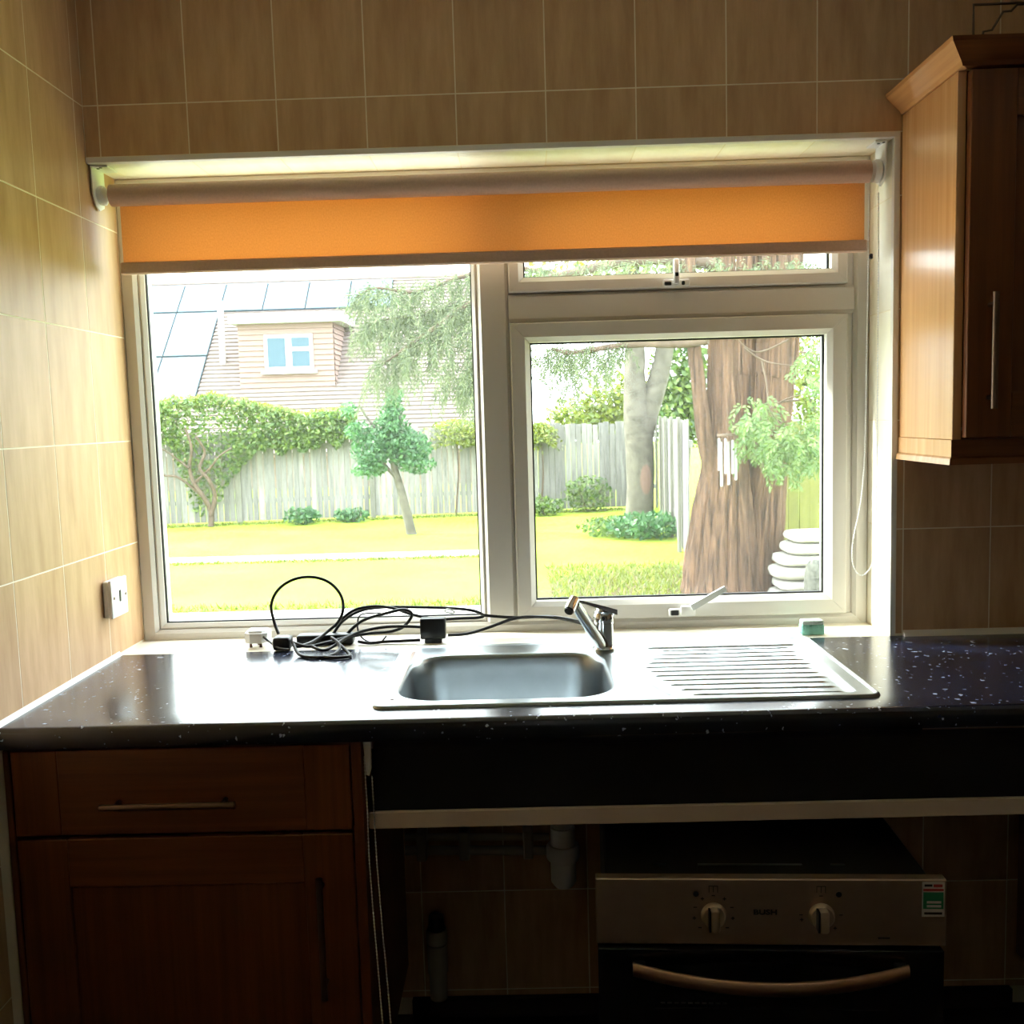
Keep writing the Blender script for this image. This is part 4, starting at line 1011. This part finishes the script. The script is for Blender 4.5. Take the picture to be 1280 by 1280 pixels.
shrub('low_shrub', 682, 642, 15.1, (.34,.25,.19), 360, 'low bushy plant at the fence foot seen past the window mullion', 'ivy')
shrub('low_shrub', 735, 636, 15.6, (.48,.28,.36), 560, 'taller bright bush in the far fence corner', 'ivy')
shrub('ground_ivy', 810, 680, 11.6, (.62,.55,.20), 1000, 'dark ivy sprawling round the foot of the forked pale tree', 'shrub')
shrub('ground_ivy', 770, 672, 12.0, (.60,.6,.15), 600, 'bright ground cover creeping out onto the lawn beneath the forked tree', 'ivy')

# ---- far trees beyond the fence corner
def far_tree(px, py, Y, blobs, label, mat):
    b = np.array(at(px, py, Y)); t = thing('far_tree', (b[0], b[1], ZG), label, 'tree', 'trees beyond the fence'); mb = MB()
    for x, y, rx, rz, n in blobs: blob_leaves(mb, at(x, y, Y), (rx, rx*.7, rz), int(n*2.2), .16)
    mb.build('foliage', M[mat], t, fix=False)['kind'] = 'stuff'
    tubes(MB(), [(0,0,0),(0,0,1)], .1, .1); mb = MB(); tubes(mb, [(b[0], b[1], ZG), (b[0]+.1, b[1], ZG+1.5), tuple(b)], .16, .07); mb.build('trunk', M['bark2'], t, smooth=60)
far_tree(760, 505, 21, [(745,520,1.3,.6,500), (775,500,1.0,1.0,500), (725,532,.9,.5,300)], 'yellow green tree just beyond the fence corner', 'ivyy')
far_tree(850, 490, 18, [(852,470,.7,1.2,700), (845,520,.7,.6,500), (866,520,.6,.7,300)], 'dark green tree showing between the forked trunk and the big trunk', 'ivy')
far_tree(1010, 500, 20, [(1010,470,1.0,1.6,700), (1030,540,.8,.9,400)], 'pale leafy tree standing behind the right of the big trunk', 'ivyy')
far_tree(684, 550, 17.6, [(684,546,.55,.22,260)], 'low leafy tree peeping over the rear fence', 'ivy')

# ---- pale forked tree
ft = thing('forked_tree', (2.80, 13.4, ZG), 'pale barked tree with a forked trunk by the side fence', 'tree')
Yp = 13.4; mb = MB()
fl = lambda i, a, p: 1+.10*noise.noise(Vector((math.cos(a)*1.3, math.sin(a)*1.3, p.z*1.2)))
def stem(mb, L, Y, seg=18, n=6, flute=None, ext=None):
    P = [tuple(at(x, y, Y)) for x, y, _ in L]; R_ = [w*(Y-CAM[1])/FPX for _, _, w in L]
    if ext: P = [tuple(np.array(P[0])+np.array(ext[0]))]+P; R_ = [R_[0]*ext[1]]+R_
    m = len(P); Q = smooth_path(P, n); RR = [float(np.interp(i/n, range(m), R_)) for i in range(len(Q))]
    mb.tube(Q, RR, seg, shape=flute)
stem(mb, [(793,425,12),(793,470,13),(797,520,17),(800,560,18),(801,610,17),(800,640,18),(799,662,22)], Yp, flute=fl, ext=((-.1,0,3.2),.7))
stem(mb, [(832,425,11),(826,460,12),(817,495,13),(808,525,14),(803,560,12)], Yp, flute=fl, ext=((.5,0,3.2),.7))
mb.build('trunk', M['bark2'], ft, smooth=60)
vs = []; tc_ = at(801, 598, Yp); rt_ = 18*(Yp-CAM[1])/FPX*1.03
for k in range(4):
    for m_ in range(20):
        th = 2*math.pi*m_/20; u_ = .42*k/3*math.cos(th); v_ = .24*k/3*math.sin(th); an = -math.pi/2+.25+u_
        vs.append((tc_[0]+rt_*(1.02-.03*(k == 3))*math.cos(an), tc_[1]+rt_*(1.02-.03*(k == 3))*math.sin(an), tc_[2]+v_))
MB().add(vs, [(k*20+m_, k*20+(m_+1) % 20, k*20+20+(m_+1) % 20, k*20+20+m_) for k in range(3) for m_ in range(20)]).build('bark_scar', M['pink'], ft, smooth=80)
mb = MB()
for x, y, r_, n in ((760,330,1.6,700), (860,300,1.6,700), (800,250,2.0,600)): blob_leaves(mb, at(x, y, Yp), (r_, 1.2, r_*.45), n, .13)
mb.build('foliage', M['ivyy'], ft, fix=False)['kind'] = 'stuff'

# ---- big red-barked conifer with several stems
cf = thing('giant_conifer', (2.95, 7.2, ZG), 'huge red barked conifer with several fused trunks and drooping boughs', 'tree')
def flr(i, a, p):
    v = noise.noise(Vector((math.cos(a)*2.6+p.x*.2, math.sin(a)*2.6, p.z*.35)))
    v2 = noise.noise(Vector((math.cos(a)*6+p.z*.25, math.sin(a)*6, p.z*.5)))
    v3 = abs(noise.noise(Vector((math.cos(a)*15+p.z*.3, math.sin(a)*15, p.z*.9))))
    return 1+.14*v+.08*v2-.16*v3
mb = MB(); Yc = 7.25
stem(mb, [(903,415,18),(903,470,19),(905,530,22),(906,590,30),(904,640,38),(902,690,44),(902,725,46),(902,752,54)], Yc, 120, 12, flr, ext=((0,.1,3.5),.75))
stem(mb, [(974,415,26),(970,470,24),(965,530,24),(958,590,26),(952,640,29),(948,690,30),(946,725,32),(945,752,38)], Yc+.1, 120, 12, flr, ext=((.2,.1,3.5),.75))
stem(mb, [(867,422,9),(870,450,9),(874,490,9.5),(879,530,10.5),(885,565,11),(892,600,9)], Yc-.1, 20, 6, flr, ext=((-.15,0,3),.7))
stem(mb, [(938,415,19),(937,470,19),(935,530,19),(931,590,20),(928,650,22),(925,700,26),(922,752,32)], Yc+.35, 80, 10, flr, ext=((.05,.1,3.5),.75))
mb.build('trunk', M['bark'], cf, smooth=70)
# boughs: main one reaches left over the lawn
mb = MB()
def bough(L, r0, r1, Y0, Y1):
    P = [tuple(at(x, y, Y0+(Y1-Y0)*i/(len(L)-1))) for i, (x, y) in enumerate(L)]; tubes(mb, P, r0, r1, 8, 6); return smooth_path(P, 6)
B = []
B.append(bough([(885,425),(850,430),(800,430),(760,434),(715,441),(690,436)], .045, .018, 7.0, 7.6))
B.append(bough([(895,330),(800,325),(700,345),(640,360),(590,378),(540,412),(500,440),(470,462)], .055, .010, 7.2, 7.8))
B.append(bough([(700,345),(640,335),(580,345),(520,365),(470,360),(445,372)], .03, .008, 7.6, 8.1))
B.append(bough([(640,360),(610,410),(600,450),(590,480)], .02, .006, 7.8, 8.2))
B.append(bough([(590,378),(560,385),(520,395),(480,400),(455,410)], .02, .006, 7.8, 7.9))
for L in ([(985,425),(945,440),(915,418)], [(930,435),(958,452),(1000,458)], [(952,450),(958,480),(962,510),(975,530)], [(1000,500),(970,505),(950,525),(935,545)], [(1000,440),(1030,445)], [(962,510),(985,498),(1010,492)]): bough(L, .010, .004, 6.7, 6.55)
mb.build('boughs', M['twig'], cf, smooth=60)
def spray(mb, p, L, lean, s=.05, w=.55):
    p = Vector(p); d = Vector((lean[0], lean[1], -.25)).normalized(); k = 0
    while k < L:
        d = (d+Vector((random.gauss(0,.10), random.gauss(0,.10), -.16))).normalized(); st = s*.55; p = p+d*st; k += st
        side = d.cross(Vector((random.gauss(0,1), random.gauss(0,1), .2))).normalized()
        for sg in (-1, 1): put_leaf(mb, p+side*sg*s*.4, d*.8+side*sg*.7, Vector((0,-1,.4))+rv()*.4, s*random.uniform(.8,1.3), w)
mb = MB()
for bi, Pth in enumerate(B):
    for i, p in enumerate(Pth):
        nn = (5, 6, 7, 7, 7)[bi]; t = i/len(Pth)
        if bi == 0 and t < .45: continue
        if bi == 1 and t < .42: continue
        for _ in range(nn):
            spray(mb, p+rv()*.04, random.uniform(.15, .42)*(1.35 if bi in (1, 3) else 1), (random.gauss(-.3,.5), random.gauss(0,.5)), .05, .4)
# loose hanging sprays across the upper panes
for x0, x1, y0, y1, n, Y in ((470,606,345,420,120,7.9), (500,606,420,470,80,7.8), (545,606,455,490,46,7.9), (660,760,425,450,50,8.0), (670,740,450,485,26,8.0), (690,780,430,470,26,8.6), (660,1035,322,338,150,6.9)):
    for _ in range(n): spray(mb, at(random.uniform(x0, x1), random.uniform(y0, y1), Y+random.gauss(0,.3)), random.uniform(.15,.36), (random.gauss(-.2,.5), random.gauss(0,.4)), .05, .4)
mb.build('needles', M['conifer'], cf, fix=False)['kind'] = 'stuff'
mb = MB()
for x0, x1, y0, y1, n in ((925,960,495,530,26), (930,990,535,570,42), (965,1030,520,565,50), (985,1030,545,585,30), (1008,1036,430,540,40), (955,1000,560,590,16)):
    for _ in range(n): spray(mb, at(random.uniform(x0, x1), random.uniform(y0, y1), 6.55+random.gauss(0,.15)), random.uniform(.12,.26), (random.gauss(0,.8), random.gauss(0,.4)), .05, .8)
mb.build('cedar_sprays', M['cedar'], cf, fix=False)['kind'] = 'stuff'

# ---- wind chime on a twig in front of the trunk
cx_ = at(908, 545, 6.45); wc = thing('wind_chime', (cx_[0], cx_[1], cx_[2]-.5), 'wind chime of silver tubes hanging before the big trunk', 'wind chime')
MB().lathe([(.085,0),(.085,.02)], (cx_[0], cx_[1], cx_[2]+.0), 'z', 20).build('top_disc', M['twig'], wc)
MB().tube([(cx_[0], cx_[1], cx_[2]+.02), (cx_[0]+.01, cx_[1], cx_[2]+.24)], .004, 6).build('hanging_cord', M['twig'], wc)
for x, y0, y1, dy in ((899,548,588,-.05), (902,552,608,.03), (907,548,592,-.06), (911,552,606,.05), (916,550,592,-.03), (920,554,600,.04)):
    a, b = at(x, y0, 6.45+dy), at(x, y1, 6.45+dy)
    MB().tube([tuple(b), (b[0], b[1], a[2])], .0125, 10).build('chime_tube', M['alu'], wc, smooth=40)
    MB().tube([(b[0], b[1], a[2]-.01), (b[0], b[1], cx_[2]+.005)], .003, 5).build('cord', M['twig'], wc)

# ---- stacked sacks by the trunk
rows = [(970,1045,745,732), (975,1045,732,719), (970,1048,719,702), (975,1048,702,688), (985,1046,688,673), (990,1050,673,660)]
names = ['lowest white sack of the stack beside the big trunk', 'second white sack up in the stack beside the big trunk', 'third white sack up, bulging, in the stack beside the trunk',
         'fourth white sack up in the stack beside the big trunk', 'fifth white sack up, just under the top one by the trunk', 'topmost white sack of the stack beside the big trunk']
zz = ZG
for i, (xa, xb, ya, yb) in enumerate(rows):
    Ys = 6.85; a, b = at(xa, ya, Ys-.2), at(xb, yb, Ys-.2); h = at(1000, yb, Ys)[2]-at(1000, ya, Ys)[2]
    if i == 0: zz = ZG
    cx_, w_ = (a[0]+b[0])/2, (b[0]-a[0])/2
    mb = MB(); nu, nv = 28, 12; vs = []
    for j in range(nv+1):
        ph = -math.pi/2+math.pi*j/nv
        for k in range(nu):
            th = 2*math.pi*k/nu; ce = lambda t, e: math.copysign(abs(t)**e, t)
            x = ce(math.cos(ph), .45)*ce(math.cos(th), .5); y = ce(math.cos(ph), .45)*ce(math.sin(th), .5); z = ce(math.sin(ph), .7)
            nz = noise.noise(Vector((x*2+i*5, y*2, z*2)))
            vs.append((cx_+x*w_*(1+.06*nz), Ys+y*.24*(1+.08*nz), zz+h*.5+z*h*.494))
    fs = [(j*nu+k, j*nu+(k+1) % nu, (j+1)*nu+(k+1) % nu, (j+1)*nu+k) for j in range(nv) for k in range(nu)]
    tag(mb.add(vs, fs).build('sand_sack', M['sack'], smooth=80), names[i], 'sack', 'stacked sacks by the trunk'); zz += h
pn = at(1019, 722, 6.4); gs = MB(); blob = []
nu, nv = 20, 10; vs = []
for j in range(nv+1):
    ph = -math.pi/2+math.pi*j/nv
    for k in range(nu):
        th = 2*math.pi*k/nu; z = math.sin(ph); rr_ = math.cos(ph)**.6
        vs.append((pn[0]+rr_*math.cos(th)*.10, pn[1]+rr_*math.sin(th)*.09, ZG+.22+z*.22))
fs = [(j*nu+k, j*nu+(k+1) % nu, (j+1)*nu+(k+1) % nu, (j+1)*nu+k) for j in range(nv) for k in range(nu)]
tag(gs.add(vs, fs).build('net_bag', M['sackg'], smooth=80), 'grey mottled bag leaning against the stacked white sacks', 'bag')

# ---- grass blades and litter near the trunk and along lawn edges
gb = MB()
for _ in range(9000):
    r_ = random.random()
    if r_ < .45: x, y = random.uniform(1.2, 2.75), random.uniform(6.2, 9.2)
    elif r_ < .7: x = random.uniform(-6, 3); y = fence_y(x)-random.uniform(.12, .5)
    elif r_ < .85: x, y = random.uniform(-6, .9), 10.2+random.uniform(-.12, .05)
    else: x, y = random.uniform(-6, .6), 6.9+random.uniform(0, .25)
    h = random.uniform(.02, .07); a = random.uniform(0, 6.28); dx_, dy_ = math.cos(a)*.012, math.sin(a)*.012
    gb.add([(x-dx_, y-dy_, ZG-.005), (x+dx_, y+dy_, ZG-.005), (x+random.gauss(0,.03), y+random.gauss(0,.03), ZG+h)], [(0,1,2)])
tag(gb.build('grass_blades', M['ivyy'], fix=False), 'longer grass along the lawn edges and trunk foot', 'grass', kind='stuff')
